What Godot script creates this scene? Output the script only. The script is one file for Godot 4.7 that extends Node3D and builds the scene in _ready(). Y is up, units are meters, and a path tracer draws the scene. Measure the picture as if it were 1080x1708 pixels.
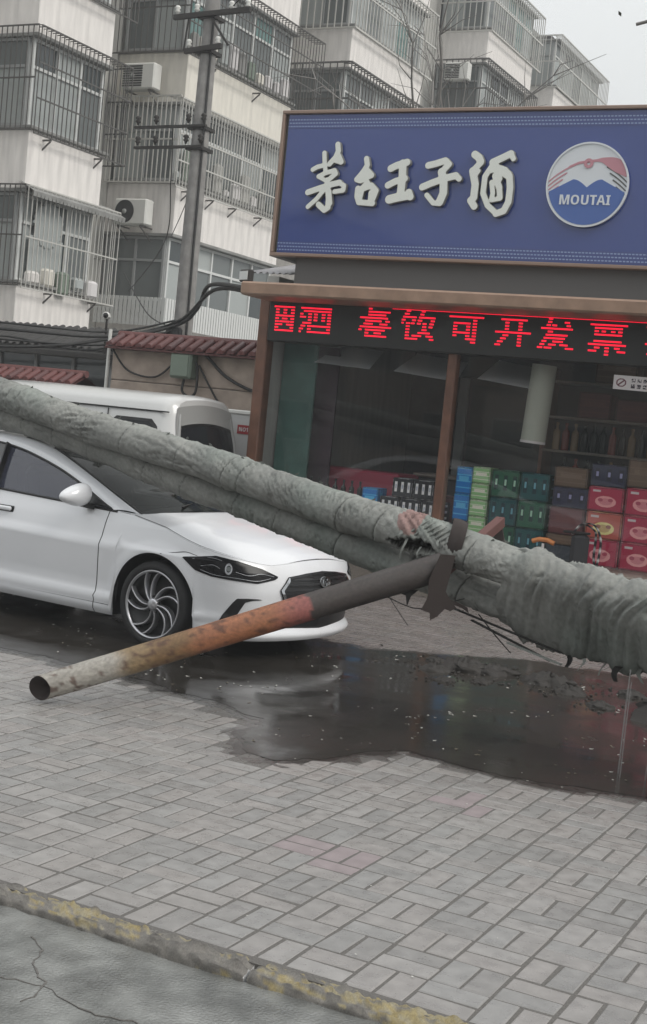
extends Node3D

var rng := RandomNumberGenerator.new()
var names := {}
var M := {}

# ------------------------------------------------------------------ mesh builder
class Geo:
	var v := PackedVector3Array()
	var n := PackedVector3Array()
	var uv := PackedVector2Array()
	var c := PackedColorArray()
	var ix := PackedInt32Array()
	var col := Color.WHITE

	func put(p: Vector3, nn: Vector3, u: Vector2, cc: Color) -> int:
		v.append(p); n.append(nn); uv.append(u); c.append(cc)
		return v.size() - 1

	# corners counter-clockwise as seen from outside
	func quad(a: Vector3, b: Vector3, d: Vector3, e: Vector3) -> void:
		var nn := (b - a).cross(e - a)
		if nn.length_squared() < 1e-16:
			nn = (d - b).cross(e - b)
		nn = nn.normalized()
		var k := v.size()
		put(a, nn, Vector2(0, 1), col); put(b, nn, Vector2(1, 1), col); put(d, nn, Vector2(1, 0), col); put(e, nn, Vector2(0, 0), col)
		for t in [0, 2, 1, 0, 3, 2]:
			ix.append(k + t)

	func tri(a: Vector3, b: Vector3, d: Vector3) -> void:
		var nn := (b - a).cross(d - a).normalized()
		var k := v.size()
		put(a, nn, Vector2(0, 1), col); put(b, nn, Vector2(1, 1), col); put(d, nn, Vector2(1, 0), col)
		for t in [0, 2, 1]:
			ix.append(k + t)

	func box(at: Vector3, size: Vector3, b := Basis()) -> void:
		var h := size * 0.5
		var X := b.x * h.x
		var Y := b.y * h.y
		var Z := b.z * h.z
		quad(at - X - Y + Z, at + X - Y + Z, at + X + Y + Z, at - X + Y + Z)
		quad(at + X - Y - Z, at - X - Y - Z, at - X + Y - Z, at + X + Y - Z)
		quad(at + X - Y + Z, at + X - Y - Z, at + X + Y - Z, at + X + Y + Z)
		quad(at - X - Y - Z, at - X - Y + Z, at - X + Y + Z, at - X + Y - Z)
		quad(at - X + Y + Z, at + X + Y + Z, at + X + Y - Z, at - X + Y - Z)
		quad(at - X - Y - Z, at + X - Y - Z, at + X - Y + Z, at - X - Y + Z)

	# box with chamfered edges
	func cbox(at: Vector3, size: Vector3, w: float, b := Basis()) -> void:
		var h := size * 0.5
		w = minf(w, minf(h.x, minf(h.y, h.z)) * 0.9)
		var P := func(x: float, y: float, z: float, k: int) -> Vector3:
			var q := Vector3(x * (h.x - (0.0 if k == 0 else w)), y * (h.y - (0.0 if k == 1 else w)), z * (h.z - (0.0 if k == 2 else w)))
			return at + b * q
		for k in 3:
			for s in [-1.0, 1.0]:
				var q := []
				for e in [[-1, -1], [1, -1], [1, 1], [-1, 1]]:
					var d := [0.0, 0.0, 0.0]
					d[k] = s; d[(k + 1) % 3] = float(e[0]); d[(k + 2) % 3] = float(e[1])
					q.append(P.call(d[0], d[1], d[2], k))
				if s > 0:
					quad(q[0], q[1], q[2], q[3])
				else:
					quad(q[3], q[2], q[1], q[0])
		for k in 3:
			var i := (k + 1) % 3
			var j := (k + 2) % 3
			for si in [-1.0, 1.0]:
				for sj in [-1.0, 1.0]:
					var q := []
					for e in [[-1.0, i], [1.0, i], [1.0, j], [-1.0, j]]:
						var d := [0.0, 0.0, 0.0]
						d[k] = e[0]; d[i] = si; d[j] = sj
						q.append(P.call(d[0], d[1], d[2], e[1]))
					if si * sj > 0:
						quad(q[0], q[3], q[2], q[1])
					else:
						quad(q[0], q[1], q[2], q[3])
		for sx in [-1.0, 1.0]:
			for sy in [-1.0, 1.0]:
				for sz in [-1.0, 1.0]:
					var a: Vector3 = P.call(sx, sy, sz, 0)
					var d: Vector3 = P.call(sx, sy, sz, 1)
					var e: Vector3 = P.call(sx, sy, sz, 2)
					if sx * sy * sz > 0:
						tri(a, d, e)
					else:
						tri(a, e, d)

	func bar(a: Vector3, b: Vector3, w: float, t: float, up := Vector3.UP) -> void:
		var z := (b - a).normalized()
		var x := up.cross(z)
		if x.length() < 0.01:
			x = Vector3.RIGHT.cross(z)
		x = x.normalized()
		box((a + b) * 0.5, Vector3(w, t, a.distance_to(b)), Basis(x, z.cross(x), z))

	# smooth grid; rows of points; outside on the side where (row x column) points
	func grid(P: Array, closed := false, flip := false, cols: Array = []) -> void:
		var R := P.size()
		var C: int = P[0].size()
		var k := v.size()
		var nn := PackedVector3Array()
		nn.resize(R * C)
		for r in R - 1:
			for q in (C if closed else C - 1):
				var q2 := (q + 1) % C
				var a: Vector3 = P[r][q]
				var b: Vector3 = P[r][q2]
				var d: Vector3 = P[r + 1][q2]
				var e: Vector3 = P[r + 1][q]
				var f := (b - a).cross(e - a) + (d - b).cross(e - b)
				if flip:
					f = -f
				for t in [r * C + q, r * C + q2, (r + 1) * C + q2, (r + 1) * C + q]:
					nn[t] += f
				var o := [k + r * C + q, k + r * C + q2, k + (r + 1) * C + q2, k + (r + 1) * C + q]
				for t in ([0, 1, 2, 0, 2, 3] if flip else [0, 2, 1, 0, 3, 2]):
					ix.append(o[t])
		for r in R:
			for q in C:
				put(P[r][q], nn[r * C + q].normalized(), Vector2(float(q) / maxf(1, C - 1), float(r) / maxf(1, R - 1)), cols[r][q] if cols else col)

	func tube(pts: Array, rad, seg := 8, caps := true) -> void:
		var rows := []
		var up := Vector3.UP
		for i in pts.size():
			var a: Vector3 = pts[maxi(i - 1, 0)]
			var b: Vector3 = pts[mini(i + 1, pts.size() - 1)]
			var z := (b - a).normalized()
			if absf(z.dot(up)) > 0.95:
				up = Vector3.RIGHT
			var x := up.cross(z).normalized()
			var y := z.cross(x)
			up = y
			var r: float = rad[i] if rad is Array else rad
			var row := PackedVector3Array()
			for s in seg:
				var t := TAU * s / seg
				row.append(pts[i] + (x * cos(t) + y * sin(t)) * r)
			rows.append(row)
		grid(rows, true)
		if caps:
			fan(rows[0], true)
			fan(rows[-1], false)

	func fan(row: PackedVector3Array, flip: bool) -> void:
		var m := Vector3.ZERO
		for p in row:
			m += p
		m /= row.size()
		for i in row.size():
			var a := row[i]
			var b := row[(i + 1) % row.size()]
			if flip:
				tri(m, b, a)
			else:
				tri(m, a, b)

	# turn a profile of (radius, along) round the z axis of t
	func lathe(prof: Array, seg: int, t := Transform3D()) -> void:
		var rows := []
		for p in prof:
			var row := PackedVector3Array()
			for s in seg:
				var a := TAU * s / seg
				row.append(t * Vector3(cos(a) * p.x, sin(a) * p.x, p.y))
			rows.append(row)
		grid(rows, true)

	# outline (counter-clockwise in x, y) pushed from z 0 to z depth
	func prism(poly: PackedVector2Array, depth: float, t := Transform3D()) -> void:
		if Geometry2D.is_polygon_clockwise(poly):
			poly = poly.duplicate()
			poly.reverse()
		var idx := Geometry2D.triangulate_polygon(poly)
		for k in range(0, idx.size(), 3):
			var a := poly[idx[k]]
			var b := poly[idx[k + 1]]
			var d := poly[idx[k + 2]]
			if (b - a).cross(d - a) < 0:
				var w := b
				b = d
				d = w
			tri(t * Vector3(a.x, a.y, depth), t * Vector3(b.x, b.y, depth), t * Vector3(d.x, d.y, depth))
			tri(t * Vector3(a.x, a.y, 0), t * Vector3(d.x, d.y, 0), t * Vector3(b.x, b.y, 0))
		for k in poly.size():
			var a := poly[k]
			var b := poly[(k + 1) % poly.size()]
			quad(t * Vector3(a.x, a.y, 0), t * Vector3(b.x, b.y, 0), t * Vector3(b.x, b.y, depth), t * Vector3(a.x, a.y, depth))

	# the region where the field is positive, as a plate of that depth (0: a sheet)
	func region(f: Callable, lo: Vector2, hi: Vector2, cell: float, depth: float, t := Transform3D()) -> void:
		var nx := int(ceil((hi.x - lo.x) / cell))
		var ny := int(ceil((hi.y - lo.y) / cell))
		var val := PackedFloat32Array()
		val.resize((nx + 1) * (ny + 1))
		for j in ny + 1:
			for i in nx + 1:
				val[j * (nx + 1) + i] = f.call(lo + Vector2(i, j) * cell)
		for j in ny:
			for i in nx:
				var cs := [Vector2(i, j), Vector2(i + 1, j), Vector2(i + 1, j + 1), Vector2(i, j + 1)]
				var vs := [val[j * (nx + 1) + i], val[j * (nx + 1) + i + 1], val[(j + 1) * (nx + 1) + i + 1], val[(j + 1) * (nx + 1) + i]]
				var poly := []
				var cut := []
				for k in 4:
					var k2 := (k + 1) % 4
					if vs[k] > 0:
						poly.append(lo + cs[k] * cell)
					if (vs[k] > 0) != (vs[k2] > 0):
						var w: float = vs[k] / (vs[k] - vs[k2])
						poly.append(lo + (cs[k] as Vector2).lerp(cs[k2], w) * cell)
						cut.append([poly.size() - 1, vs[k] > 0])
				if poly.size() < 3:
					continue
				for k in range(1, poly.size() - 1):
					tri(t * Vector3(poly[0].x, poly[0].y, depth), t * Vector3(poly[k].x, poly[k].y, depth), t * Vector3(poly[k + 1].x, poly[k + 1].y, depth))
				if depth > 0.0:
					for q in cut:
						if q[1]:
							var a: Vector2 = poly[q[0]]
							var b: Vector2 = poly[(q[0] + 1) % poly.size()]
							quad(t * Vector3(a.x, a.y, 0), t * Vector3(b.x, b.y, 0), t * Vector3(b.x, b.y, depth), t * Vector3(a.x, a.y, depth))

	func mesh() -> ArrayMesh:
		var a := []
		a.resize(Mesh.ARRAY_MAX)
		a[Mesh.ARRAY_VERTEX] = v
		a[Mesh.ARRAY_NORMAL] = n
		a[Mesh.ARRAY_TEX_UV] = uv
		a[Mesh.ARRAY_COLOR] = c
		a[Mesh.ARRAY_INDEX] = ix
		var m := ArrayMesh.new()
		m.add_surface_from_arrays(Mesh.PRIMITIVE_TRIANGLES, a)
		return m

# ------------------------------------------------------------------ naming and tagging
func numbered(called: String) -> String:
	var k: int = names.get(called, 0)
	names[called] = k + 1
	return called if k == 0 else "%s_%03d" % [called, k]

func tag(o: Node, label: String, category: String, group := "", kind := "") -> void:
	if label: o.set_meta("label", label)
	if category: o.set_meta("category", category)
	if group: o.set_meta("group", group)
	if kind: o.set_meta("kind", kind)

func thing(called: String, at: Vector3, turn: float, label: String, category: String, group := "") -> Node3D:
	var o := Node3D.new()
	o.name = numbered(called)
	add_child(o, true)
	o.position = at
	o.rotation.y = turn
	tag(o, label, category, group)
	return o

func obj(called: String, g, m: Material, parent: Node = null) -> MeshInstance3D:
	var o := MeshInstance3D.new()
	o.mesh = g.mesh() if g is Geo else g
	o.material_override = m
	if parent == null or parent == self:
		o.name = numbered(called)
		add_child(o, true)
	else:
		var used: Dictionary = parent.get_meta("used_names") if parent.has_meta("used_names") else {}
		var k: int = used.get(called, 0)
		used[called] = k + 1
		parent.set_meta("used_names", used)
		o.name = called if k == 0 else "%s_%03d" % [called, k]
		parent.add_child(o, true)
	return o

func stuff(o: Node) -> void:
	o.set_meta("kind", "stuff")

# ------------------------------------------------------------------ materials
func L(r: float, g: float, b: float) -> Color:
	return Color(r, g, b).linear_to_srgb()

func noise_tex(freq: float, octaves: int, lo: float, hi: float, kind := FastNoiseLite.TYPE_SIMPLEX_SMOOTH, size := 512, sd := 1) -> NoiseTexture2D:
	var f := FastNoiseLite.new()
	f.noise_type = kind
	f.frequency = freq
	f.seed = sd
	f.fractal_octaves = octaves
	if kind == FastNoiseLite.TYPE_CELLULAR:
		f.cellular_return_type = FastNoiseLite.RETURN_DISTANCE2_SUB
		f.fractal_type = FastNoiseLite.FRACTAL_NONE
	var t := NoiseTexture2D.new()
	t.width = size
	t.height = size
	t.seamless = true
	t.noise = f
	var g := Gradient.new()
	g.set_color(0, Color(lo, lo, lo))
	g.set_color(1, Color(hi, hi, hi))
	t.color_ramp = g
	return t

func mat(called: String, color: Color, rough: float, o := {}) -> StandardMaterial3D:
	var m := StandardMaterial3D.new()
	m.resource_name = called
	m.albedo_color = color
	m.roughness = rough
	m.metallic = o.get("metal", 0.0)
	m.metallic_specular = o.get("spec", 0.5)
	m.vertex_color_use_as_albedo = o.get("vc", false)
	if o.has("tex"):
		m.albedo_texture = o.tex
	if o.has("bump"):
		m.heightmap_enabled = true
		m.heightmap_texture = o.bump
		m.heightmap_scale = o.get("bump_cm", 0.3)
	if o.has("rtex"):
		m.roughness_texture = o.rtex
		m.roughness_texture_channel = BaseMaterial3D.TEXTURE_CHANNEL_RED
	if o.has("tri"):
		m.uv1_triplanar = true
		m.uv1_world_triplanar = o.get("world", true)
		m.uv1_scale = Vector3.ONE * float(o.tri)
	if o.has("tri3"):
		m.uv1_triplanar = true
		m.uv1_world_triplanar = true
		m.uv1_scale = o.tri3
	elif o.has("uvs"):
		m.uv1_scale = o.uvs
	if o.has("coat"):
		m.clearcoat_enabled = true
		m.clearcoat = o.coat
		m.clearcoat_roughness = o.get("coat_rough", 0.05)
	if o.has("alpha"):
		m.transparency = BaseMaterial3D.TRANSPARENCY_ALPHA
		m.albedo_color.a = o.alpha
	if o.has("glow"):
		m.emission_enabled = true
		m.emission = color
		m.emission_energy_multiplier = o.glow
	M[called] = m
	return m

func V(a: Array) -> Array:      # flat list of numbers to points
	var r := []
	for k in range(0, a.size(), 3):
		r.append(Vector3(a[k], a[k + 1], a[k + 2]))
	return r

# smooth curve through points
func curve(p: Array, per := 6) -> Array:
	var r := []
	for i in p.size() - 1:
		var a = p[maxi(i - 1, 0)]
		var b = p[i]
		var d = p[i + 1]
		var e = p[mini(i + 2, p.size() - 1)]
		for k in per:
			var t := float(k) / per
			r.append((b * 2.0 + (d - a) * t + (a * 2.0 - b * 5.0 + d * 4.0 - e) * t * t + (b * 3.0 - a - d * 3.0 + e) * t * t * t) * 0.5)
	r.append(p[-1])
	return r

func table(x: float, t: Array) -> float:    # pairs, smooth steps between
	if x <= t[0]: return t[1]
	for k in range(2, t.size(), 2):
		if x <= t[k]:
			return lerpf(t[k - 1], t[k + 1], (x - t[k - 2]) / (t[k] - t[k - 2]))
	return t[-1]

# signed field of brush strokes: each [width, x, y, x, y, ...]
func brush(strokes: Array, p: Vector2) -> float:
	var best := -9.0
	for s in strokes:
		for k in range(1, s.size() - 3, 2):
			var a := Vector2(s[k], s[k + 1])
			var b := Vector2(s[k + 2], s[k + 3])
			var q := Geometry2D.get_closest_point_to_segment(p, a, b)
			best = maxf(best, s[0] * 0.5 - p.distance_to(q))
	return best

func _ready() -> void:
	rng.seed = 7
	var cam := Camera3D.new()
	cam.name = "camera"
	cam.fov = 41.15
	cam.near = 0.1
	cam.far = 600.0
	cam.basis = Basis(Vector3.UP, deg_to_rad(26.5)) * Basis(Vector3.RIGHT, deg_to_rad(-3.67)) * Basis(Vector3.BACK, deg_to_rad(5.67))
	cam.position = Vector3(0, 1.65, 0)
	add_child(cam)
	cam.current = true
	var env := Environment.new()
	var sky := Sky.new()
	var ps := ProceduralSkyMaterial.new()
	ps.sky_top_color = Color(0.985, 0.995, 1.0)
	ps.sky_horizon_color = Color(0.69, 0.70, 0.70)
	ps.sky_curve = 0.6
	ps.sky_energy_multiplier = 1.08
	ps.ground_bottom_color = Color(0.35, 0.35, 0.35)
	ps.ground_horizon_color = Color(0.6, 0.6, 0.6)
	ps.ground_curve = 0.05
	sky.sky_material = ps
	env.background_mode = Environment.BG_SKY
	env.sky = sky
	env.background_energy_multiplier = 1.0
	env.tonemap_mode = Environment.TONE_MAPPER_LINEAR
	env.tonemap_exposure = 1.24
	env.sdfgi_enabled = true
	env.ssao_enabled = true
	env.ssil_enabled = true
	env.fog_enabled = true
	env.fog_density = 0.0026
	env.fog_light_color = Color(0.93, 0.94, 0.95)
	var we := WorldEnvironment.new()
	we.name = "environment"
	we.environment = env
	add_child(we)
	var sun := DirectionalLight3D.new()
	sun.name = "sun"
	sun.light_energy = 0.5
	sun.light_angular_distance = 25.0
	sun.light_color = Color(1.0, 0.985, 0.96)
	sun.shadow_enabled = true
	sun.rotation = Vector3(deg_to_rad(-41), deg_to_rad(80), 0)
	add_child(sun)
	make_materials()
	build_ground()
	build_apartments()
	build_wall()
	build_shop()
	build_goods()
	build_pole()
	build_van()
	build_car()
	build_pipes()
	build_small()
	build_opposite()

func make_materials() -> void:
	var fine := noise_tex(0.06, 5, 0.72, 1.0)
	var blot := noise_tex(0.010, 5, 0.88, 1.0, FastNoiseLite.TYPE_SIMPLEX_SMOOTH, 512, 3)
	var grit := noise_tex(0.22, 3, 0.0, 1.0, FastNoiseLite.TYPE_SIMPLEX_SMOOTH, 512, 5)
	var soft := noise_tex(0.02, 4, 0.0, 1.0, FastNoiseLite.TYPE_SIMPLEX_SMOOTH, 512, 8)
	var wetr := noise_tex(0.012, 4, 0.25, 0.85, FastNoiseLite.TYPE_SIMPLEX_SMOOTH, 512, 9)
	var streak := noise_tex(0.008, 5, 0.80, 1.0, FastNoiseLite.TYPE_SIMPLEX_SMOOTH, 512, 11)
	var drip := noise_tex(0.010, 6, 0.88, 1.0, FastNoiseLite.TYPE_SIMPLEX_SMOOTH, 512, 61)
	M["fine"] = fine; M["soft"] = soft; M["grit"] = grit; M["blot"] = blot
	for k in 7:
		var g: float = [0.265, 0.29, 0.30, 0.32, 0.305, 0.275, 0.30][k]
		var w: float = [0.0, 0.004, -0.004, 0.002, 0.005, -0.003, 0.007][k]
		mat("paver_%d" % k, L(g * 1.01 + w, g * 0.975, g * 0.945 - w * 0.4), 0.62, {"tex": blot, "tri": 1.7, "bump": grit, "bump_cm": 0.06, "rtex": wetr})
	mat("paver_red", L(0.29, 0.245, 0.25), 0.65, {"tex": blot, "tri": 1.7, "bump": grit, "bump_cm": 0.12})
	mat("paver_wet", L(0.15, 0.143, 0.135), 0.3, {"tex": blot, "tri": 1.7, "bump": grit, "bump_cm": 0.08})
	mat("paver_field", Color.WHITE, 0.6, {"vc": true, "tex": blot, "tri": 1.7, "bump": grit, "bump_cm": 0.06, "rtex": wetr})
	mat("bedding", L(0.155, 0.146, 0.136), 0.9, {"tex": fine, "tri": 3.0})
	mat("road", L(0.26, 0.265, 0.255), 0.5, {"tex": noise_tex(0.012, 6, 0.62, 1.0, FastNoiseLite.TYPE_SIMPLEX_SMOOTH, 512, 51), "tri": 0.7, "bump": grit, "bump_cm": 0.3, "rtex": wetr})
	mat("ground", L(0.16, 0.16, 0.15), 0.8, {"tex": blot, "tri": 0.2})
	mat("kerb", Color.WHITE, 0.75, {"vc": true, "tex": fine, "tri": 4.0, "bump": grit, "bump_cm": 0.5})
	mat("film", L(0.07, 0.064, 0.056), 0.24, {"alpha": 0.35})
	mat("film_deep", L(0.045, 0.040, 0.035), 0.2, {"alpha": 0.6})
	mat("water", L(0.034, 0.030, 0.026), 0.3, {"bump": soft, "bump_cm": 0.035, "tri": 0.5, "alpha": 0.95, "rtex": noise_tex(0.008, 4, 0.12, 1.0, FastNoiseLite.TYPE_SIMPLEX_SMOOTH, 512, 44)})
	mat("mud", L(0.03, 0.026, 0.022), 0.5, {"bump": grit, "bump_cm": 0.4, "tri": 5.0})
	mat("flake", L(0.5, 0.49, 0.46), 0.5)
	mat("wall_white", L(0.87, 0.835, 0.805), 0.85, {"tex": drip, "tri3": Vector3(1.1, 0.16, 1.1)})
	mat("wall_stain", L(0.80, 0.765, 0.69), 0.85, {"tex": drip, "tri3": Vector3(1.1, 0.16, 1.1)})
	mat("wall_grey", L(0.46, 0.455, 0.43), 0.85, {"tex": drip, "tri3": Vector3(1.1, 0.16, 1.1)})
	mat("slab", L(0.30, 0.30, 0.29), 0.85, {"tex": streak, "tri": 0.5})
	mat("cage_dark", L(0.10, 0.095, 0.09), 0.6, {"metal": 0.3})
	mat("cage_light", L(0.52, 0.51, 0.48), 0.5, {"metal": 0.2})
	mat("frame_white", L(0.62, 0.63, 0.62), 0.5)
	mat("frame_grey", L(0.30, 0.31, 0.31), 0.5)
	mat("pane", L(0.035, 0.045, 0.047), 0.08, {"spec": 0.6})
	mat("pane_teal", L(0.10, 0.20, 0.19), 0.1, {"spec": 0.6})
	mat("pane_pale", L(0.36, 0.385, 0.38), 0.35)
	mat("pane_mid", L(0.14, 0.155, 0.155), 0.15)
	mat("room", L(0.05, 0.048, 0.045), 0.9)
	mat("steel_sheet", L(0.33, 0.32, 0.33), 0.5, {"metal": 0.4, "tex": streak, "tri": 0.8})
	mat("white_plastic", L(0.66, 0.66, 0.63), 0.45)
	mat("grey_plastic", L(0.30, 0.31, 0.30), 0.5)
	mat("black_plastic", L(0.012, 0.012, 0.013), 0.4)
	mat("drip", L(0.33, 0.33, 0.33), 0.1, {"alpha": 0.35})
	mat("wire", L(0.018, 0.018, 0.018), 0.6)
	mat("pink_wall", L(0.46, 0.375, 0.315), 0.85, {"tex": streak, "tri": 0.7, "bump": grit, "bump_cm": 0.2})
	mat("tile_red", L(0.16, 0.045, 0.04), 0.4, {"tex": fine, "tri": 2.0})
	mat("tile_red_2", L(0.12, 0.038, 0.036), 0.35, {"tex": fine, "tri": 2.0})
	mat("tile_old", L(0.05, 0.048, 0.046), 0.7, {"tex": blot, "tri": 1.5})
	mat("box_green", L(0.25, 0.31, 0.25), 0.5, {"tex": fine, "tri": 2.0})
	mat("concrete_pole", L(0.30, 0.29, 0.28), 0.85, {"tex": streak, "tri": 1.2, "bump": grit, "bump_cm": 0.2})
	mat("iron", L(0.06, 0.055, 0.052), 0.6, {"metal": 0.5, "tex": fine, "tri": 4.0})
	mat("wood_brown", L(0.20, 0.095, 0.06), 0.4, {"tex": streak, "tri": 1.0})
	mat("fascia", L(0.36, 0.235, 0.165), 0.45, {"tex": streak, "tri": 0.8})
	mat("frame_bronze", L(0.28, 0.20, 0.16), 0.4, {"metal": 0.3})
	mat("sign_blue", L(0.040, 0.066, 0.235), 0.14, {"coat": 0.5, "bump": soft, "bump_cm": 0.35, "tri": 0.13})
	mat("letter_silver", L(0.74, 0.76, 0.71), 0.4, {"metal": 0.1})
	mat("letter_side", L(0.30, 0.30, 0.27), 0.4, {"metal": 0.5})
	mat("logo_white", L(0.66, 0.69, 0.72), 0.4)
	mat("logo_blue", L(0.075, 0.14, 0.38), 0.35)
	mat("logo_pink", L(0.50, 0.24, 0.28), 0.4)
	mat("soffit", L(0.11, 0.11, 0.11), 0.7)
	mat("led_board", L(0.018, 0.02, 0.019), 0.35)
	mat("led_red", Color(1.0, 0.08, 0.22), 0.5, {"glow": 0.8})
	mat("shop_glass", L(0.012, 0.02, 0.02), 0.02, {"alpha": 0.09})
	mat("shop_inside", L(0.10, 0.10, 0.105), 0.8, {"tex": streak, "tri": 0.5})
	mat("shop_floor", L(0.30, 0.26, 0.22), 0.35, {"tex": fine, "tri": 1.0})
	mat("ledge_stone", L(0.33, 0.285, 0.245), 0.5, {"tex": fine, "tri": 2.0})
	mat("teal_wall", L(0.07, 0.17, 0.145), 0.5, {"tex": streak, "tri": 0.6})
	mat("plum_wall", L(0.06, 0.035, 0.05), 0.6, {"tex": streak, "tri": 0.6})
	mat("car_white", L(0.74, 0.75, 0.775), 0.3, {"coat": 0.7, "coat_rough": 0.09})
	mat("car_black", L(0.010, 0.010, 0.011), 0.35)
	mat("car_seam", L(0.03, 0.03, 0.033), 0.7)
	mat("car_gloss", L(0.010, 0.010, 0.012), 0.22, {"spec": 0.3})
	mat("car_glass", L(0.055, 0.06, 0.09), 0.02, {"alpha": 0.75, "spec": 0.8})
	mat("screen_glass", L(0.012, 0.014, 0.013), 0.03, {"alpha": 0.9, "spec": 0.18})
	mat("lamp_lens", L(0.4, 0.4, 0.42), 0.02, {"alpha": 0.08})
	mat("lamp_core", L(0.36, 0.37, 0.39), 0.25, {"metal": 0.5})
	mat("frame_dark", L(0.022, 0.022, 0.024), 0.25)
	mat("chrome", L(0.62, 0.63, 0.65), 0.12, {"metal": 1.0})
	mat("alloy", L(0.52, 0.52, 0.54), 0.3, {"metal": 0.9})
	mat("tyre", L(0.016, 0.016, 0.017), 0.75, {"bump": grit, "bump_cm": 0.1, "tri": 6.0})
	mat("seat_cloth", L(0.03, 0.03, 0.034), 0.9)
	mat("van_white", L(0.56, 0.565, 0.56), 0.35, {"coat": 0.6})
	mat("van_grey", L(0.30, 0.305, 0.30), 0.4, {"coat": 0.4})
	mat("van_glass", L(0.012, 0.013, 0.016), 0.05, {"spec": 0.4})
	mat("lamp_red", L(0.25, 0.012, 0.015), 0.2)
	mat("label_red", L(0.32, 0.03, 0.035), 0.5)
	mat("cloth", Color.WHITE, 0.9, {"vc": true, "tex": noise_tex(0.03, 5, 0.82, 1.0, FastNoiseLite.TYPE_SIMPLEX_SMOOTH, 512, 22), "tri": 1.6, "world": false, "bump": noise_tex(0.018, 6, 0.0, 1.0, FastNoiseLite.TYPE_SIMPLEX_SMOOTH, 512, 21), "bump_cm": 0.7, "spec": 0.3})
	mat("rag", L(0.27, 0.285, 0.265), 0.85, {"tex": fine, "tri": 5.0})
	mat("tar", L(0.015, 0.014, 0.013), 0.7, {"bump": grit, "bump_cm": 0.6, "tri": 6.0})
	mat("rust_plate", L(0.05, 0.034, 0.03), 0.7, {"bump": grit, "bump_cm": 0.4, "tri": 6.0, "tex": fine})
	mat("rust_red", L(0.20, 0.085, 0.075), 0.7, {"bump": grit, "bump_cm": 0.3, "tri": 6.0, "tex": fine})
	mat("post_paint", Color.WHITE, 0.6, {"vc": true, "tex": noise_tex(0.03, 5, 0.7, 1.0, FastNoiseLite.TYPE_SIMPLEX_SMOOTH, 512, 31), "tri": 2.5, "world": false, "bump": grit, "bump_cm": 0.12})
	mat("orange", L(0.55, 0.20, 0.06), 0.5)
	mat("bark", L(0.21, 0.20, 0.19), 0.9)
	mat("leaf", L(0.05, 0.05, 0.035), 0.7)
	mat("paper", L(0.62, 0.6, 0.6), 0.6)
	mat("board_white", L(0.62, 0.63, 0.64), 0.6)

# ------------------------------------------------------------------ ground
const WATER := [[-10.5, -7.5], [-8.0, -7.25], [-6.4, -7.0], [-5.2, -6.95], [-4.5, -6.86], [-4.13, -6.74], [-3.75, -6.66], [-3.46, -6.5], [-3.38, -6.1], [-3.22, -5.82], [-2.98, -5.80], [-2.84, -6.15], [-2.68, -6.52], [-2.2, -6.44], [-1.8, -6.5], [-1.4, -6.62], [-0.8, -6.75], [0.4, -7.0], [1.2, -8.2], [0.4, -9.6], [-1.0, -10.05], [-2.2, -10.1], [-3.1, -10.0], [-3.7, -9.55], [-4.2, -9.25], [-4.9, -9.35], [-6.5, -9.6], [-8.5, -9.7], [-10.5, -9.6]]
var wave := FastNoiseLite.new()
var pond := PackedVector2Array()

func wet(p: Vector2) -> float:     # metres inside the puddle's edge
	var d := 9.0
	for k in pond.size():
		d = minf(d, p.distance_to(Geometry2D.get_closest_point_to_segment(p, pond[k], pond[(k + 1) % pond.size()])))
	if not Geometry2D.is_point_in_polygon(p, pond):
		d = -d
	return d + wave.get_noise_2d(p.x * 260, p.y * 260) * 0.07 + wave.get_noise_2d(p.x * 900, p.y * 900) * 0.03

func paver_shape(w: float, d: float, k: int, g: Geo, at := Vector3.ZERO, b := Basis()) -> void:
	var r := 0.0042 + 0.0012 * (k % 3)
	var top := []
	var low := []
	for e in [[-1, 1], [1, 1], [1, -1], [-1, -1]]:
		var j := Vector3(rng.randf_range(-1, 1), 0, rng.randf_range(-1, 1)) * 0.0012
		var chip := 0.005 if rng.randf() < 0.12 else 0.0
		j += Vector3(-e[0], 0, -e[1]) * chip * rng.randf()
		top.append(at + b * (Vector3(e[0] * (w / 2 - r), 0, e[1] * (d / 2 - r)) + j))
		low.append(at + b * (Vector3(e[0] * w / 2, -r * 0.9, e[1] * d / 2) + j))
	g.quad(top[0], top[1], top[2], top[3])
	for i in 4:
		var i2 := (i + 1) % 4
		g.quad(low[i], low[i2], top[i2], top[i])
		g.quad(low[i] + Vector3.DOWN * 0.018, low[i2] + Vector3.DOWN * 0.018, low[i2], low[i])

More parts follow.
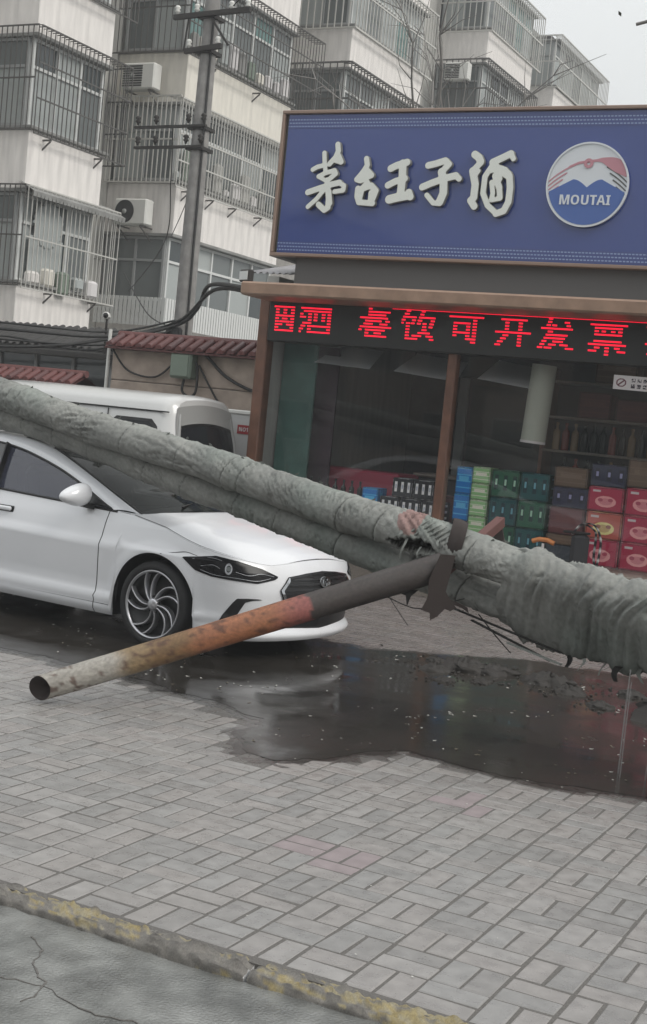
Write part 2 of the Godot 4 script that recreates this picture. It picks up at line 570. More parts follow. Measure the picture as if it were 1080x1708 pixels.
func build_ground() -> void:
	wave.frequency = 0.01
	wave.seed = 4
	for p in WATER:
		pond.append(Vector2(p[0], p[1]))
	var g := Geo.new()
	g.quad(Vector3(-90, -0.16, 60), Vector3(70, -0.16, 60), Vector3(70, -0.16, -110), Vector3(-90, -0.16, -110))
	tag(obj("ground", g, M.ground), "", "", "", "structure")
	# carriageway in front of the kerb
	g = Geo.new()
	var rows := []
	for j in 60:
		var row := PackedVector3Array()
		for i in 160:
			var x := -14.0 + i * 0.14
			var z := -3.54 + j * j * 0.009
			row.append(Vector3(x, -0.035 + wave.get_noise_2d(x * 60, z * 60) * 0.012, z))
		rows.append(row)
	g.grid(rows, false, true)
	g.box(Vector3(0, -0.12, 20), Vector3(60, 0.08, 47))
	var road := obj("road", g, M.road)
	tag(road, "", "", "", "structure")
	# cracks: dark filled grooves in the worn concrete
	for cr in [[[-2.55, -3.38], [-2.45, -3.3], [-2.42, -3.22], [-2.3, -3.12], [-2.28, -3.0]], [[-2.7, -3.3], [-2.62, -3.16], [-2.45, -3.1], [-2.3, -3.12], [-2.1, -3.06], [-1.95, -3.1]], [[-2.62, -3.16], [-2.6, -3.0], [-2.4, -2.9]]]:
		var c := Geo.new()
		var pts := []
		for p in cr:
			pts.append(Vector3(p[0], -0.0345 + wave.get_noise_2d(p[0] * 60, p[1] * 60) * 0.012, p[1]))
		pts = curve(pts, 5)
		for k in pts.size():
			pts[k] += Vector3(rng.randf_range(-1, 1), 0, rng.randf_range(-1, 1)) * 0.009
		for k in pts.size() - 1:
			c.bar(pts[k], pts[k + 1], rng.randf_range(0.002, 0.006), 0.004)
		obj("crack", c, M.bedding, road)
	# pavement
	var pave := Node3D.new()
	pave.name = "pavement"
	add_child(pave)
	tag(pave, "", "", "", "structure")
	g = Geo.new()
	g.box(Vector3(-4, -0.063, -8.8), Vector3(26, 0.12, 10.4))
	obj("bedding", g, M.bedding, pave)
	var inv := Transform3D(Basis(Vector3.UP, deg_to_rad(26.5)) * Basis(Vector3.RIGHT, deg_to_rad(-3.67)) * Basis(Vector3.BACK, deg_to_rad(5.67)), Vector3(0, 1.65, 0)).affine_inverse()
	var all := []
	for i in range(-52, 20):
		for j in range(0, 52):
			var cx := -1.3 + 0.2 * i
			var cz := -3.74 - 0.2 * j
			for h in 2:
				var lengthwise := (i + j) % 2 == 0
				var p := Vector3(cx + (0.0 if lengthwise else (h - 0.5) * 0.1), 0, cz + ((h - 0.5) * 0.1 if lengthwise else 0.0))
				var q := inv * p
				var seen := q.z < -1 and absf(q.x / q.z) < 0.245 and absf(q.y / q.z) < 0.385
				if not seen and (p.x < -8.5 or p.x > 2.5):
					continue
				all.append([q.z if seen else -99.0, p, lengthwise])
	all.sort_custom(func(a, b): return a[0] > b[0])
	var kinds := []
	for k in 8:
		var gg := Geo.new()
		paver_shape(0.1925, 0.0925, k, gg)
		kinds.append(gg.mesh())
	var f := Geo.new()
	for k in all.size():
		var p: Vector3 = all[k][1]
		p += Vector3(rng.randf_range(-1, 1) * 0.0012, rng.randf_range(-1, 1) * 0.0018, rng.randf_range(-1, 1) * 0.0012)
		var b := Basis(Vector3(rng.randf_range(-1, 1), 0, rng.randf_range(-1, 1)).normalized(), rng.randf() * 0.012) * Basis(Vector3.UP, (0.0 if all[k][2] else PI / 2) + rng.randf_range(-0.008, 0.008))
		var in_water := wet(Vector2(p.x, p.z))
		var red := (p.x > -2.35 and p.x < -1.95 and p.z < -4.55 and p.z > -4.85) or (p.x > -2.2 and p.x < -1.75 and p.z < -5.7 and p.z > -5.95 and rng.randf() < 0.6)
		var m: Material = M["paver_%d" % (rng.randi() % 7)]
		if red: m = M.paver_red
		if in_water + wave.get_noise_2d(p.x * 500, p.z * 500) * 0.12 > -0.10: m = M.paver_wet
		if k < 300:
			var o := obj("paver", kinds[k % 8], m, pave)
			o.transform = Transform3D(b, p)
		elif in_water < 0.4:
			var c := Color(0.2, 0.2, 0.2)
			c = (m as StandardMaterial3D).albedo_color.srgb_to_linear()
			if p.z < -9.0: c = c.lerp(Color(0.20, 0.155, 0.145), 0.5) * (0.85 + 0.15 * wave.get_noise_2d(p.x * 120, p.z * 400))
			f.col = c
			paver_shape(0.1925, 0.0925, k, f, p, b)
	stuff(obj("paver_field", f, M.paver_field, pave))
	# worn kerb with old yellow paint
	var kerb := Node3D.new()
	kerb.name = "kerb"
	add_child(kerb)
	tag(kerb, "", "", "", "structure")
	var joints := [-7.0, -5.6, -4.2, -3.05, -1.87, -0.75, 0.4, 1.6]
	for k in joints.size() - 1:
		var x0: float = joints[k] + 0.006
		var x1: float = joints[k + 1] - 0.006
		var P := []
		var cols := []
		var nseg := int((x1 - x0) / 0.012)
		for i in nseg + 1:
			var row := PackedVector3Array()
			var cr := []
			var x := lerpf(x0, x1, float(i) / nseg)
			var endr := minf(1.0, minf(i, nseg - i) / 3.0)
			for j in 15:
				var a := PI * (j / 14.0)
				var prof := Vector2(-cos(a), pow(sin(a), 0.55))
				var z := -3.588 + prof.x * 0.058
				var rough := wave.get_noise_3d(x * 2200, j * 160, k * 90) * 0.014 + wave.get_noise_3d(x * 700, j * 50, 9) * 0.016
				row.append(Vector3(x, -0.055 + prof.y * (0.058 + rough * 1.25) * (0.75 + 0.25 * endr), z + rough * 0.7 * prof.x))
				var yel := wave.get_noise_3d(x * 900, j * 60, 70) + wave.get_noise_3d(x * 190, j * 10, 33) * 1.1 + (0.22 if x > -1.85 else (0.12 if x > -2.6 and x < -2.1 else -0.25))
				var cc := Color(0.34, 0.32, 0.29).lerp(Color(0.2, 0.19, 0.175), clampf(0.5 + rough * 60, 0, 1))
				if yel > 0.2:
					cc = Color(0.46, 0.37, 0.17).lerp(Color(0.46, 0.42, 0.31), rng.randf())
				cr.append(cc)
			P.append(row)
			cols.append(cr)
		var kg := Geo.new()
		kg.grid(P, false, true, cols)
		kg.fan(P[0], false)
		kg.fan(P[-1], true)
		obj("kerbstone", kg, M.kerb, kerb)
	# the puddle
	g = Geo.new()
	var t := Transform3D(Basis(Vector3.RIGHT, Vector3(0, 0, -1), Vector3.UP), Vector3(0, 0.0038, 0))
	g.region(func(p): return wet(Vector2(p.x, -p.y)), Vector2(-10.4, 5.4), Vector2(1.3, 10.6), 0.045, 0.0, t)
	var pool := obj("water", g, M.water)
	tag(pool, "", "", "", "structure")
	for s in [[0.10, 0.0012, "film"], [0.045, 0.0024, "film_deep"]]:
		g = Geo.new()
		g.region(func(p): return wet(Vector2(p.x, -p.y)) + s[0] + wave.get_noise_2d(p.x * 420 + 90, p.y * 420) * 0.09, Vector2(-10.4, 5.4), Vector2(1.3, 10.6), 0.045, 0.0, Transform3D(t.basis, Vector3(0, s[1], 0)))
		obj("shallow_edge", g, M[s[2]], pool)

# ------------------------------------------------------------------ apartment block
const SILL := [0.87, 3.7, 6.55, 9.38, 12.2, 15.03]
const FX := -17.0        # front of the bays
const WX := -18.75       # main wall

func window_on(parent: Node, a: Vector3, b: Vector3, h: float, n: int, frame_m: Material, pane_m: Material, transom := 0.68) -> void:
	# a glazed band from a to b (bottom line), n lights wide; outward to the right of a->b seen from above is +normal
	var d := (b - a).normalized()
	var out := d.cross(Vector3.UP) * -1.0
	if d.z < -0.5: out = Vector3.RIGHT
	elif d.x > 0.5: out = Vector3.BACK
	var bs := Basis(d, Vector3.UP, d.cross(Vector3.UP))
	var len := a.distance_to(b)
	var g := Geo.new()
	var w := 0.055
	for k in n + 1:
		var s := clampf(len * k / n, w / 2, len - w / 2)
		g.box(a + d * s + Vector3.UP * h / 2, Vector3(w, h, 0.07), bs)
	for y in [w / 2, h - w / 2, h * transom]:
		for k in n:
			g.box(a + d * (len * (k + 0.5) / n) + Vector3.UP * y, Vector3(len / n - w, w, 0.065), bs)
	var f := obj("window_frame", g, frame_m, parent)
	for k in n:
		for y in [[w, h * transom - w / 2], [h * transom + w / 2, h - w]]:
			var p := Geo.new()
			p.box(a + d * (len * (k + 0.5) / n) + Vector3.UP * (y[0] + y[1]) / 2 - out * 0.01, Vector3(len / n - w, y[1] - y[0], 0.012), bs)
			var pick := rng.randf()
			obj("pane", p, pane_m if pick < 0.25 else (M.pane_mid if pick < 0.62 else M.pane_pale), f)

func cage(parent: Node, path: Array, y0: float, y1: float, step: float, m: Material, rails: Array, bar_w := 0.016, lid := true) -> void:
	var g := Geo.new()
	for k in path.size() - 1:
		var a: Vector3 = path[k]
		var b: Vector3 = path[k + 1]
		var n := int(round(a.distance_to(b) / step))
		for i in n + (1 if k == path.size() - 2 else 0):
			var p := a.lerp(b, float(i) / n)
			p.y = y0
			g.box(p + Vector3.UP * (y1 - y0) / 2, Vector3(bar_w, y1 - y0, bar_w))
		for r in rails:
			var y := lerpf(y0, y1, r)
			g.bar(Vector3(a.x, y, a.z), Vector3(b.x, y, b.z), bar_w * 1.5, bar_w * 1.6)
	if lid:
		for k in path.size() - 1:
			var a: Vector3 = path[k]
			var b: Vector3 = path[k + 1]
			if absf(a.z - b.z) > absf(a.x - b.x):
				var n := int(round(absf(a.z - b.z) / step))
				for i in n + 1:
					var z := lerpf(a.z, b.z, float(i) / n)
					g.bar(Vector3(a.x, y1, z), Vector3(a.x - 0.34, y1 + 0.02, z), bar_w, bar_w)
	obj("window_cage", g, m, parent)

func build_apartments() -> void:
	var o := thing("apartment_building", Vector3(-18.5, 0, -38), 0, "long pale apartment block of projecting bays with barred windows, behind the lane", "building")
	var root := Node3D.new()
	# everything is laid out in world axes, so parts are shifted back by the base
	root.free()
	o.position = Vector3.ZERO
	var g := Geo.new()
	g.box(Vector3(WX - 4.0, 8.6, -36), Vector3(8.0, 17.2, 46))
	obj("main_wall", g, M.wall_grey, o)
	g = Geo.new()
	g.cbox(Vector3(WX - 3.9, 17.35, -36), Vector3(8.8, 0.28, 46.4), 0.04)
	obj("roof", g, M.slab, o)
	var bays := [[-20.2, -22.5], [-25.2, -29.9], [-32.8, -37.6], [-42.5, -47.0], [-49.6, -55.6]]
	for bi in bays.size():
		var z0: float = bays[bi][0]
		var z1: float = bays[bi][1]
		var zc := (z0 + z1) / 2
		var zl := z0 - z1
		# dark room behind the glazing
		g = Geo.new()
		g.box(Vector3((WX + FX) / 2 - 0.15, 8.5, zc), Vector3(FX - WX - 0.3, 17.0, zl - 0.36))
		obj("bay_core", g, M.room, o)
		for fi in SILL.size():
			var y: float = SILL[fi]
			var low: float = 0.0 if fi == 0 else SILL[fi - 1] + 1.75
			# parapet band of the bay, with the floor slab that stands proud
			g = Geo.new()
			g.cbox(Vector3((WX + FX) / 2 + 0.05, (low + y) / 2, zc), Vector3(FX - WX + 0.1, y - low, zl), 0.015)
			var stained: bool = bi == 1 and fi == 3
			obj("parapet", g, M.wall_stain if stained else M.wall_white, o)
			g = Geo.new()
			g.cbox(Vector3((WX + FX) / 2 + 0.1, y + 0.03, zc), Vector3(FX - WX + 0.16, 0.06, zl + 0.12), 0.01)
			obj("sill_slab", g, M.slab, o)
			g = Geo.new()
			g.cbox(Vector3((WX + FX) / 2 + 0.08, y + 1.72, zc), Vector3(FX - WX + 0.12, 0.07, zl + 0.08), 0.01)
			obj("lintel_slab", g, M.slab, o)
			# glazing on the long face and on the end that faces the street
			var pm: Material = M.pane_teal if (bi >= 2 and (bi + fi) % 2 == 0) or (bi == 1 and fi == 3) else M.pane
			var fm: Material = M.frame_white
			window_on(o, Vector3(FX - 0.04, y + 0.06, z0 - 0.06), Vector3(FX - 0.04, y + 0.06, z1 + 0.06), 1.62, 5 if bi > 0 else 3, fm, pm)
			window_on(o, Vector3(WX + 0.12, y + 0.06, z0 - 0.05), Vector3(FX - 0.08, y + 0.06, z0 - 0.05), 1.62, 2, M.frame_grey, M.pane_mid)
	# security cages as the photograph shows them
	var dark: Material = M.cage_dark
	var lite: Material = M.cage_light
	# nearest bay
	cage(o, [Vector3(-18.6, 0, -20.05), Vector3(-16.75, 0, -20.05)], 6.5, 8.4, 0.12, dark, [0.0, 0.5, 1.0])
	cage(o, [Vector3(-16.72, 0, -20.1), Vector3(-16.72, 0, -23.0), Vector3(-17.3, 0, -23.0)], 6.45, 8.4, 0.13, dark, [0.0, 0.33, 0.66, 1.0])
	cage(o, [Vector3(-18.6, 0, -20.05), Vector3(-16.75, 0, -20.05)], 3.65, 5.5, 0.12, dark, [0.0, 0.5, 1.0])
	cage(o, [Vector3(-16.72, 0, -20.1), Vector3(-16.72, 0, -23.0), Vector3(-17.3, 0, -23.0)], 3.62, 5.5, 0.13, lite, [0.0, 0.5, 1.0])
	cage(o, [Vector3(-18.6, 0, -20.05), Vector3(-16.72, 0, -20.05), Vector3(-16.72, 0, -23.0)], 9.3, 11.2, 0.13, dark, [0.0, 0.5, 1.0])
	# second bay
	cage(o, [Vector3(-18.7, 0, -24.85), Vector3(-16.75, 0, -24.85)], 6.5, 8.35, 0.125, lite, [0.0, 0.5, 1.0], 0.02)
	cage(o, [Vector3(-16.7, 0, -24.85), Vector3(-16.7, 0, -29.7)], 6.42, 8.3, 0.125, lite, [0.0, 0.3, 0.6, 1.0], 0.02)
	cage(o, [Vector3(-18.7, 0, -24.85), Vector3(-16.72, 0, -24.85)], 9.3, 11.2, 0.15, dark, [0.0, 0.5, 1.0])
	cage(o, [Vector3(-16.7, 0, -24.85), Vector3(-16.7, 0, -31.0)], 9.25, 11.2, 0.15, dark, [0.0, 0.35, 0.7, 1.0])
	# third to fifth bay
	for b in [[2, 3, 9.3, dark], [2, 4, 12.1, lite], [3, 4, 12.1, dark], [3, 5, 14.9, lite], [4, 5, 14.95, lite], [4, 4, 12.1, lite]]:
		var z0: float = bays[b[0]][0] + 0.25
		var z1: float = bays[b[0]][1] - 0.3
		cage(o, [Vector3(-18.6, 0, z0), Vector3(-16.7, 0, z0), Vector3(-16.7, 0, z1)], b[2], b[2] + 1.9, 0.2, b[3], [0.0, 0.5, 1.0], 0.026)
	# white slatted railing under the first-floor windows of the second bay, one thin board every hand's width
	for path in [[Vector3(-18.6, 0, -24.95), Vector3(-16.8, 0, -24.95)], [Vector3(-16.75, 0, -25.0), Vector3(-16.75, 0, -29.8)]]:
		g = Geo.new()
		var a: Vector3 = path[0]
		var b: Vector3 = path[1]
		var n := int(a.distance_to(b) / 0.11)
		for i in n + 1:
			var p := a.lerp(b, float(i) / n)
			g.box(Vector3(p.x, 3.72, p.z), Vector3(0.02, 0.62, 0.085) if absf(a.z - b.z) > 1 else Vector3(0.085, 0.62, 0.02))
		for y in [3.45, 3.98]:
			g.bar(Vector3(a.x, y, a.z) - Vector3(0.025, 0, 0.025), Vector3(b.x, y, b.z) - Vector3(0.025, 0, 0.025), 0.03, 0.05)
		stuff(obj("slat_railing", g, M.frame_white, o))
	# triangular brackets below the cage shelves
	for b in [[-16.72, 6.42, -20.6], [-16.72, 6.42, -22.2], [-16.7, 6.4, -25.4], [-16.7, 6.4, -26.4], [-16.7, 6.4, -27.4], [-16.7, 6.4, -28.6], [-16.72, 3.6, -21], [-16.72, 3.6, -22.4], [-16.7, 9.2, -26], [-16.7, 9.2, -28]]:
		g = Geo.new()
		var p := Vector3(b[0], b[1], b[2])
		g.bar(p + Vector3(0.02, 0, 0), p + Vector3(-0.3, 0, 0), 0.03, 0.03)
		g.bar(p + Vector3(0, -0.02, 0), p + Vector3(-0.28, -0.26, 0), 0.025, 0.025)
		g.bar(p + Vector3(-0.285, 0, 0), p + Vector3(-0.285, -0.3, 0), 0.03, 0.03)
		obj("bracket", g, M.cage_dark, o)
	# scalloped awnings of the nearest bay
	for y in [5.5]:
		g = Geo.new()
		for i in 26:
			var z := -20.1 - i * 0.112
			g.quad(Vector3(-16.6, y - 0.1, z), Vector3(-16.6, y - 0.1, z - 0.112), Vector3(-17.0, y + 0.1, z - 0.112), Vector3(-17.0, y + 0.1, z))
			g.quad(Vector3(-16.6, y - 0.2, z), Vector3(-16.6, y - 0.2, z - 0.09), Vector3(-16.6, y - 0.1, z - 0.112), Vector3(-16.6, y - 0.1, z))
		obj("awning", g, M.slab, o)
	# washing and clutter behind the nearest windows
	for k in 5:
		g = Geo.new()
		g.cbox(Vector3(-16.9 + 0.03 * k, 3.85 + 0.05 * (k % 2), -20.6 - k * 0.42), Vector3(0.2, 0.25 + 0.1 * (k % 3), 0.3), 0.05)
		obj("window_clutter", g, [M.wall_white, M.wall_stain, M.box_green, M.pane_pale, M.paper][k], o)
	g = Geo.new()
	g.region(func(p): return 0.42 - p.length() + wave.get_noise_2d(p.x * 900, p.y * 900) * 0.12, Vector2(-0.6, -0.6), Vector2(0.6, 0.6), 0.05, 0.03, Transform3D(Basis(Vector3.FORWARD, Vector3.UP, Vector3.RIGHT), Vector3(-16.94, 4.9, -21.0)))
	obj("curtain", g, M.pane_pale, o)
	g = Geo.new()
	g.box(Vector3(-16.95, 4.25, -21.0), Vector3(0.02, 0.8, 1.0))
	obj("curtain", g, M.pane_pale, o)
	for z in [-24.6, -32.2]:
		g = Geo.new()
		g.tube([Vector3(WX + 0.08, 0, z), Vector3(WX + 0.08, 17.2, z)], 0.055, 8)
		obj("drain_pipe", g, M.white_plastic, o)
	for k in 22:
		g = Geo.new()
		var hi := k % 2 == 0
		var hh := rng.randf_range(0.15, 0.8)
		g.cbox(Vector3(-16.86, (6.6 if hi else 9.42) + hh / 2, -25.1 - k * 0.205), Vector3(0.16, hh, rng.randf_range(0.15, 0.4)), 0.05)
		obj("window_clutter", g, [M.pane_pale, M.wall_grey, M.box_green, M.slab, M.pane_mid, M.wall_stain, M.paper][rng.randi() % 7], o)
	# air conditioners hung on the block
	ac(Vector3(-17.75, 5.55, -24.93), 0, "round-fan air conditioner under the light window cage, on the bay beside the pole", false)
	ac(Vector3(-17.85, 8.47, -24.93), 0, "air conditioner box hung between the two upper cages beside the utility pole", true)
	ac(Vector3(-17.6, 13.2, -41.95), 0, "small air conditioner high on the far bay above the blue sign's middle", true)

func ac(at: Vector3, turn: float, label: String, grille: bool) -> void:
	var o := thing("air_conditioner", at, turn, label, "air conditioner", "air conditioners on the apartment block")
	var g := Geo.new()
	g.cbox(Vector3(0, 0.29, 0.05), Vector3(0.84, 0.56, 0.3), 0.03)
	obj("casing", g, M.white_plastic, o)
	g = Geo.new()
	if grille:
		for k in 9:
			g.box(Vector3(-0.14, 0.08 + k * 0.052, 0.205), Vector3(0.5, 0.03, 0.012))
	else:
		g.lathe([Vector2(0.0, 0.2), Vector2(0.22, 0.2), Vector2(0.235, 0.215), Vector2(0.25, 0.2)], 24, Transform3D(Basis(), Vector3(-0.14, 0.29, 0.004)))
	obj("fan_grille", g, M.black_plastic, o)
	g = Geo.new()
	g.lathe([Vector2(0.0, 0.222), Vector2(0.05, 0.22), Vector2(0.055, 0.2)], 14, Transform3D(Basis(), Vector3(-0.14, 0.29, 0.006)))
	obj("fan_hub", g, M.grey_plastic, o)
	for s in [-0.3, 0.3]:
		g = Geo.new()
		g.bar(Vector3(s, -0.015, 0.2), Vector3(s, -0.015, -0.26), 0.03, 0.03)
		g.bar(Vector3(s, -0.03, 0.18), Vector3(s, -0.28, -0.24), 0.025, 0.025)
		obj("bracket", g, M.cage_dark, o)

# ------------------------------------------------------------------ far side of the street, seen only in reflections
func build_opposite() -> void:
	var spec := [[-31.0, 13.0, 9.5, "pale block on the far side of the street, leftmost, seen only as a reflection"], [-16.5, 14.0, 6.5, "low brownish house on the far side of the street, seen only as a reflection"], [-1.0, 15.0, 11.0, "tall grey block on the far side of the street, seen only as a reflection"], [16.0, 16.0, 8.0, "rightmost block on the far side of the street, seen only as a reflection"]]
	for k in spec.size():
		var b = spec[k]
		var o := thing("street_building", Vector3(b[0], 0, 22.0), 0, b[3], "building", "buildings across the street")
		var g := Geo.new()
		g.cbox(Vector3(0, b[2] / 2, 4), Vector3(b[1], b[2], 8), 0.05)
		obj("wall", g, [M.wall_grey, M.pink_wall, M.slab, M.wall_stain][k], o)
		g = Geo.new()
		g.cbox(Vector3(0, b[2] + 0.12, 3.9), Vector3(b[1] + 0.5, 0.24, 8.4), 0.05)
		obj("roof", g, M.tile_old, o)
		for fl in int(b[2] / 3.0):
			for w in 5:
				var at := Vector3(-b[1] / 2 + b[1] * (w + 0.5) / 5, 1.7 + fl * 3.0, -0.02)
				g = Geo.new()
				g.box(at, Vector3(1.7, 1.6, 0.06))
				var f := obj("window", g, M.frame_white, o)
				g = Geo.new()
				g.box(at + Vector3(0, 0, -0.035), Vector3(1.56, 1.46, 0.02))
				obj("pane", g, M.pane, f)

# ------------------------------------------------------------------ boundary walls behind the van
func coped_wall(label: String, group: String, a: Vector3, b: Vector3, h: float, th: float, wm: Material, bands: int) -> Node3D:
	var d := (b - a).normalized()
	var n := d.cross(Vector3.UP)
	if n.z < 0: n = -n
	var bs := Basis(d, Vector3.UP, d.cross(Vector3.UP))
	var len := a.distance_to(b)
	var o := thing("boundary_wall", Vector3.ZERO, 0, label, "wall", group)
	var g := Geo.new()
	var c := (a + b) * 0.5
	if bands > 0:
		var bh := h / bands
		for k in bands:
			g = Geo.new()
			g.cbox(c + Vector3.UP * (bh * (k + 0.5)), Vector3(len, bh - 0.008, th), 0.012, bs)
			obj("wall_course", g, wm, o)
		g = Geo.new()
		g.box(c + Vector3.UP * h / 2, Vector3(len - 0.02, h - 0.02, th - 0.03), bs)
		obj("wall_core", g, M.bedding, o)
	else:
		g.box(c + Vector3.UP * h / 2, Vector3(len, h, th), bs)
		obj("wall_core", g, wm, o)
	# coping of glazed tiles: rounded cover tiles over flat pans, a ridge on top
	var cnt := int(len / 0.14)
	var tile := Geo.new()
	var rows := []
	for k in 4:
		var row := PackedVector3Array()
		var s := k / 3.0
		for j in 9:
			var t := PI * j / 8.0
			row.append(Vector3(-cos(t) * 0.052, sin(t) * 0.05 - s * 0.13 + 0.15, 0.05 + s * 0.26))
		rows.append(row)
	tile.grid(rows, false, true)
	tile.fan(rows[3], false)
	var tm := tile.mesh()
	for k in cnt:
		var x := -len / 2 + (k + 0.5) * len / cnt
		var t := obj("coping_tile", tm, M.tile_red if k % 3 else M.tile_red_2, o)
		t.transform = Transform3D(Basis(d, Vector3.UP, n), c + d * x + Vector3.UP * (h + rng.randf() * 0.006))
	g = Geo.new()
	for s in [-1.0, 1.0]:
		var e: Vector3 = n * s
		var p0 := c + Vector3.UP * (h + 0.14) - d * len / 2
		var p1 := c + Vector3.UP * (h + 0.14) + d * len / 2
		var q0 := p0 + e * 0.3 + Vector3.DOWN * 0.13
		var q1 := p1 + e * 0.3 + Vector3.DOWN * 0.13
		if s > 0: g.quad(q0, q1, p1, p0)
		else: g.quad(q1, q0, p0, p1)
		g.quad(q0 + Vector3.DOWN * 0.02, q1 + Vector3.DOWN * 0.02, q1, q0)
	g.box(c + Vector3.UP * (h + 0.005), Vector3(len, 0.03, 0.5), bs)
	obj("coping_pan", g, M.tile_red_2, o)
	g = Geo.new()
	g.tube([c + Vector3.UP * (h + 0.18) - d * len / 2, c + Vector3.UP * (h + 0.18) + d * len / 2], 0.05, 10)
	obj("ridge", g, M.tile_red, o)
	return o

func build_wall() -> void:
	var w := coped_wall("pinkish banded wall with red tile coping between the van and the shop", "", Vector3(-10.1, 0, -14.1), Vector3(-7.5, 0, -14.1), 2.33, 0.24, M.pink_wall, 6)
	var g := Geo.new()
	g.tube([Vector3(-10.16, 0, -13.98), Vector3(-10.16, 2.56, -13.98)], 0.022, 8)
	obj("corner_pipe", g, M.white_plastic, w)
	coped_wall("low wall with a red tiled ridge at the left edge behind the car", "", Vector3(-15.5, 0, -15.1), Vector3(-11.3, 0, -15.1), 1.82, 0.3, M.pink_wall, 0)
	# old shed with dark roof and a row of dim windows
	var o := thing("old_shed", Vector3.ZERO, 0, "dark low shed with old roof tiles under the tangle of wires", "shed")
	g = Geo.new()
	g.box(Vector3(-13.6, 1.15, -18.4), Vector3(4.4, 2.3, 2.6))
	obj("wall", g, M.tile_old, o)
	for k in 5:
		g = Geo.new()
		var x := -15.2 + k * 0.72
		g.box(Vector3(x, 2.0, -17.07), Vector3(0.05, 0.6, 0.05))
		g.box(Vector3(x + 0.36, 2.31, -17.07), Vector3(0.67, 0.04, 0.05))
		g.box(Vector3(x + 0.36, 1.7, -17.07), Vector3(0.67, 0.04, 0.05))
		var f := obj("window_frame", g, M.frame_grey, o)
		g = Geo.new()
		g.box(Vector3(x + 0.36, 2.0, -17.09), Vector3(0.66, 0.57, 0.01))
		obj("pane", g, M.pane, f)
	var cnt := 30
	var tg := Geo.new()
	for r in 4:
		var rows := []
		for s in 2:
			var row := PackedVector3Array()
			for j in 6:
				var t := PI * j / 5.0
				row.append(Vector3(-cos(t) * 0.055, sin(t) * 0.04 + 0.0 - (r * 0.09 + s * 0.1) + 0.42, r * 0.24 + s * 0.27))
			rows.append(row)
		tg.grid(rows, false, true)
	var tm := tg.mesh()
	for k in cnt:
		var t := obj("roof_tile_row", tm, M.tile_old, o)
		t.position = Vector3(-15.8 + k * 0.145, 2.36 + rng.randf() * 0.02, -17.85)
	g = Geo.new()
	g.quad(Vector3(-15.9, 2.36, -16.82), Vector3(-11.4, 2.36, -16.82), Vector3(-11.4, 2.78, -17.9), Vector3(-15.9, 2.78, -17.9))
	g.quad(Vector3(-11.4, 2.30, -19.0), Vector3(-15.9, 2.30, -19.0), Vector3(-15.9, 2.78, -17.9), Vector3(-11.4, 2.78, -17.9))
	g.box(Vector3(-13.65, 2.33, -16.84), Vector3(4.5, 0.07, 0.05))
	obj("roof", g, M.tile_old, o)
	# meter box with its conduit
	o = thing("meter_box", Vector3(-8.99, 2.02, -13.9), 0, "pale green metal box on the pink wall with looping conduits below", "electrical box")
	g = Geo.new()
	g.cbox(Vector3(0, 0.16, 0), Vector3(0.3, 0.31, 0.16), 0.02)
	obj("casing", g, M.box_green, o)
	g = Geo.new()
	g.cbox(Vector3(-0.01, 0.16, 0.085), Vector3(0.25, 0.26, 0.012), 0.005)
	obj("door", g, M.box_green, o)
	g = Geo.new()
	g.tube(curve([Vector3(0.02, 0, 0), Vector3(0.02, -0.14, 0.02), Vector3(0.12, -0.2, 0.02), Vector3(0.21, -0.14, 0.02), Vector3(0.2, 0.1, 0), Vector3(0.17, 0.22, 0)]), 0.016, 8)
	obj("conduit", g, M.wire, o)
	var cables := [[Vector3(-10.07, 2.31, -13.94), Vector3(-9.82, 2.07, -13.94), Vector3(-9.41, 2.02, -13.94), Vector3(-9.13, 2.24, -13.94)],
		[Vector3(-9.5, 2.36, -13.92), Vector3(-8.95, 2.36, -13.9), Vector3(-8.72, 2.33, -13.92), Vector3(-8.4, 2.09, -13.93), Vector3(-7.97, 1.94, -13.94), Vector3(-7.5, 1.93, -13.94)],
		[Vector3(-8.8, 2.2, -13.94), Vector3(-8.62, 1.95, -13.94), Vector3(-8.42, 1.70, -13.94)]]
	var labels := ["thin black cable sagging left of the green meter box", "thick black cable running from the green meter box to the shop column", "short black cable slanting down right of the green meter box"]
	for k in 3:
		g = Geo.new()
		g.tube(curve(cables[k], 8), 0.012 if k != 1 else 0.02, 6)
		tag(obj("cable", g, M.wire), labels[k], "cable", "cables on the pink wall")
	# white cabinet against the wall
	o = thing("metal_cabinet", Vector3(-7.78, 0, -13.45), 0, "white metal cabinet with a small red label beside the shop column", "cabinet")
	g = Geo.new()
	g.cbox(Vector3(0, 0.88, 0), Vector3(0.62, 1.62, 0.42), 0.025)
	obj("body", g, M.van_white, o)
	g = Geo.new()
	g.cbox(Vector3(0.0, 1.69, 0), Vector3(0.66, 0.05, 0.46), 0.012)
	obj("lid", g, M.white_plastic, o)
	g = Geo.new()
	g.box(Vector3(0.09, 1.5, 0.215), Vector3(0.17, 0.1, 0.006))
	var lab := obj("label_plate", g, M.label_red, o)
	var tx := TextMesh.new()
	tx.text = "NO1"
	var sf := SystemFont.new()
	sf.font_names = PackedStringArray(["Droid Sans"])
	sf.font_weight = 700
	tx.font = sf
	tx.font_size = 16
	tx.pixel_size = 0.0038
	tx.depth = 0.002
	var tn := obj("lettering", tx, M.paper, lab)
	tn.position = Vector3(0.09, 1.5, 0.22)

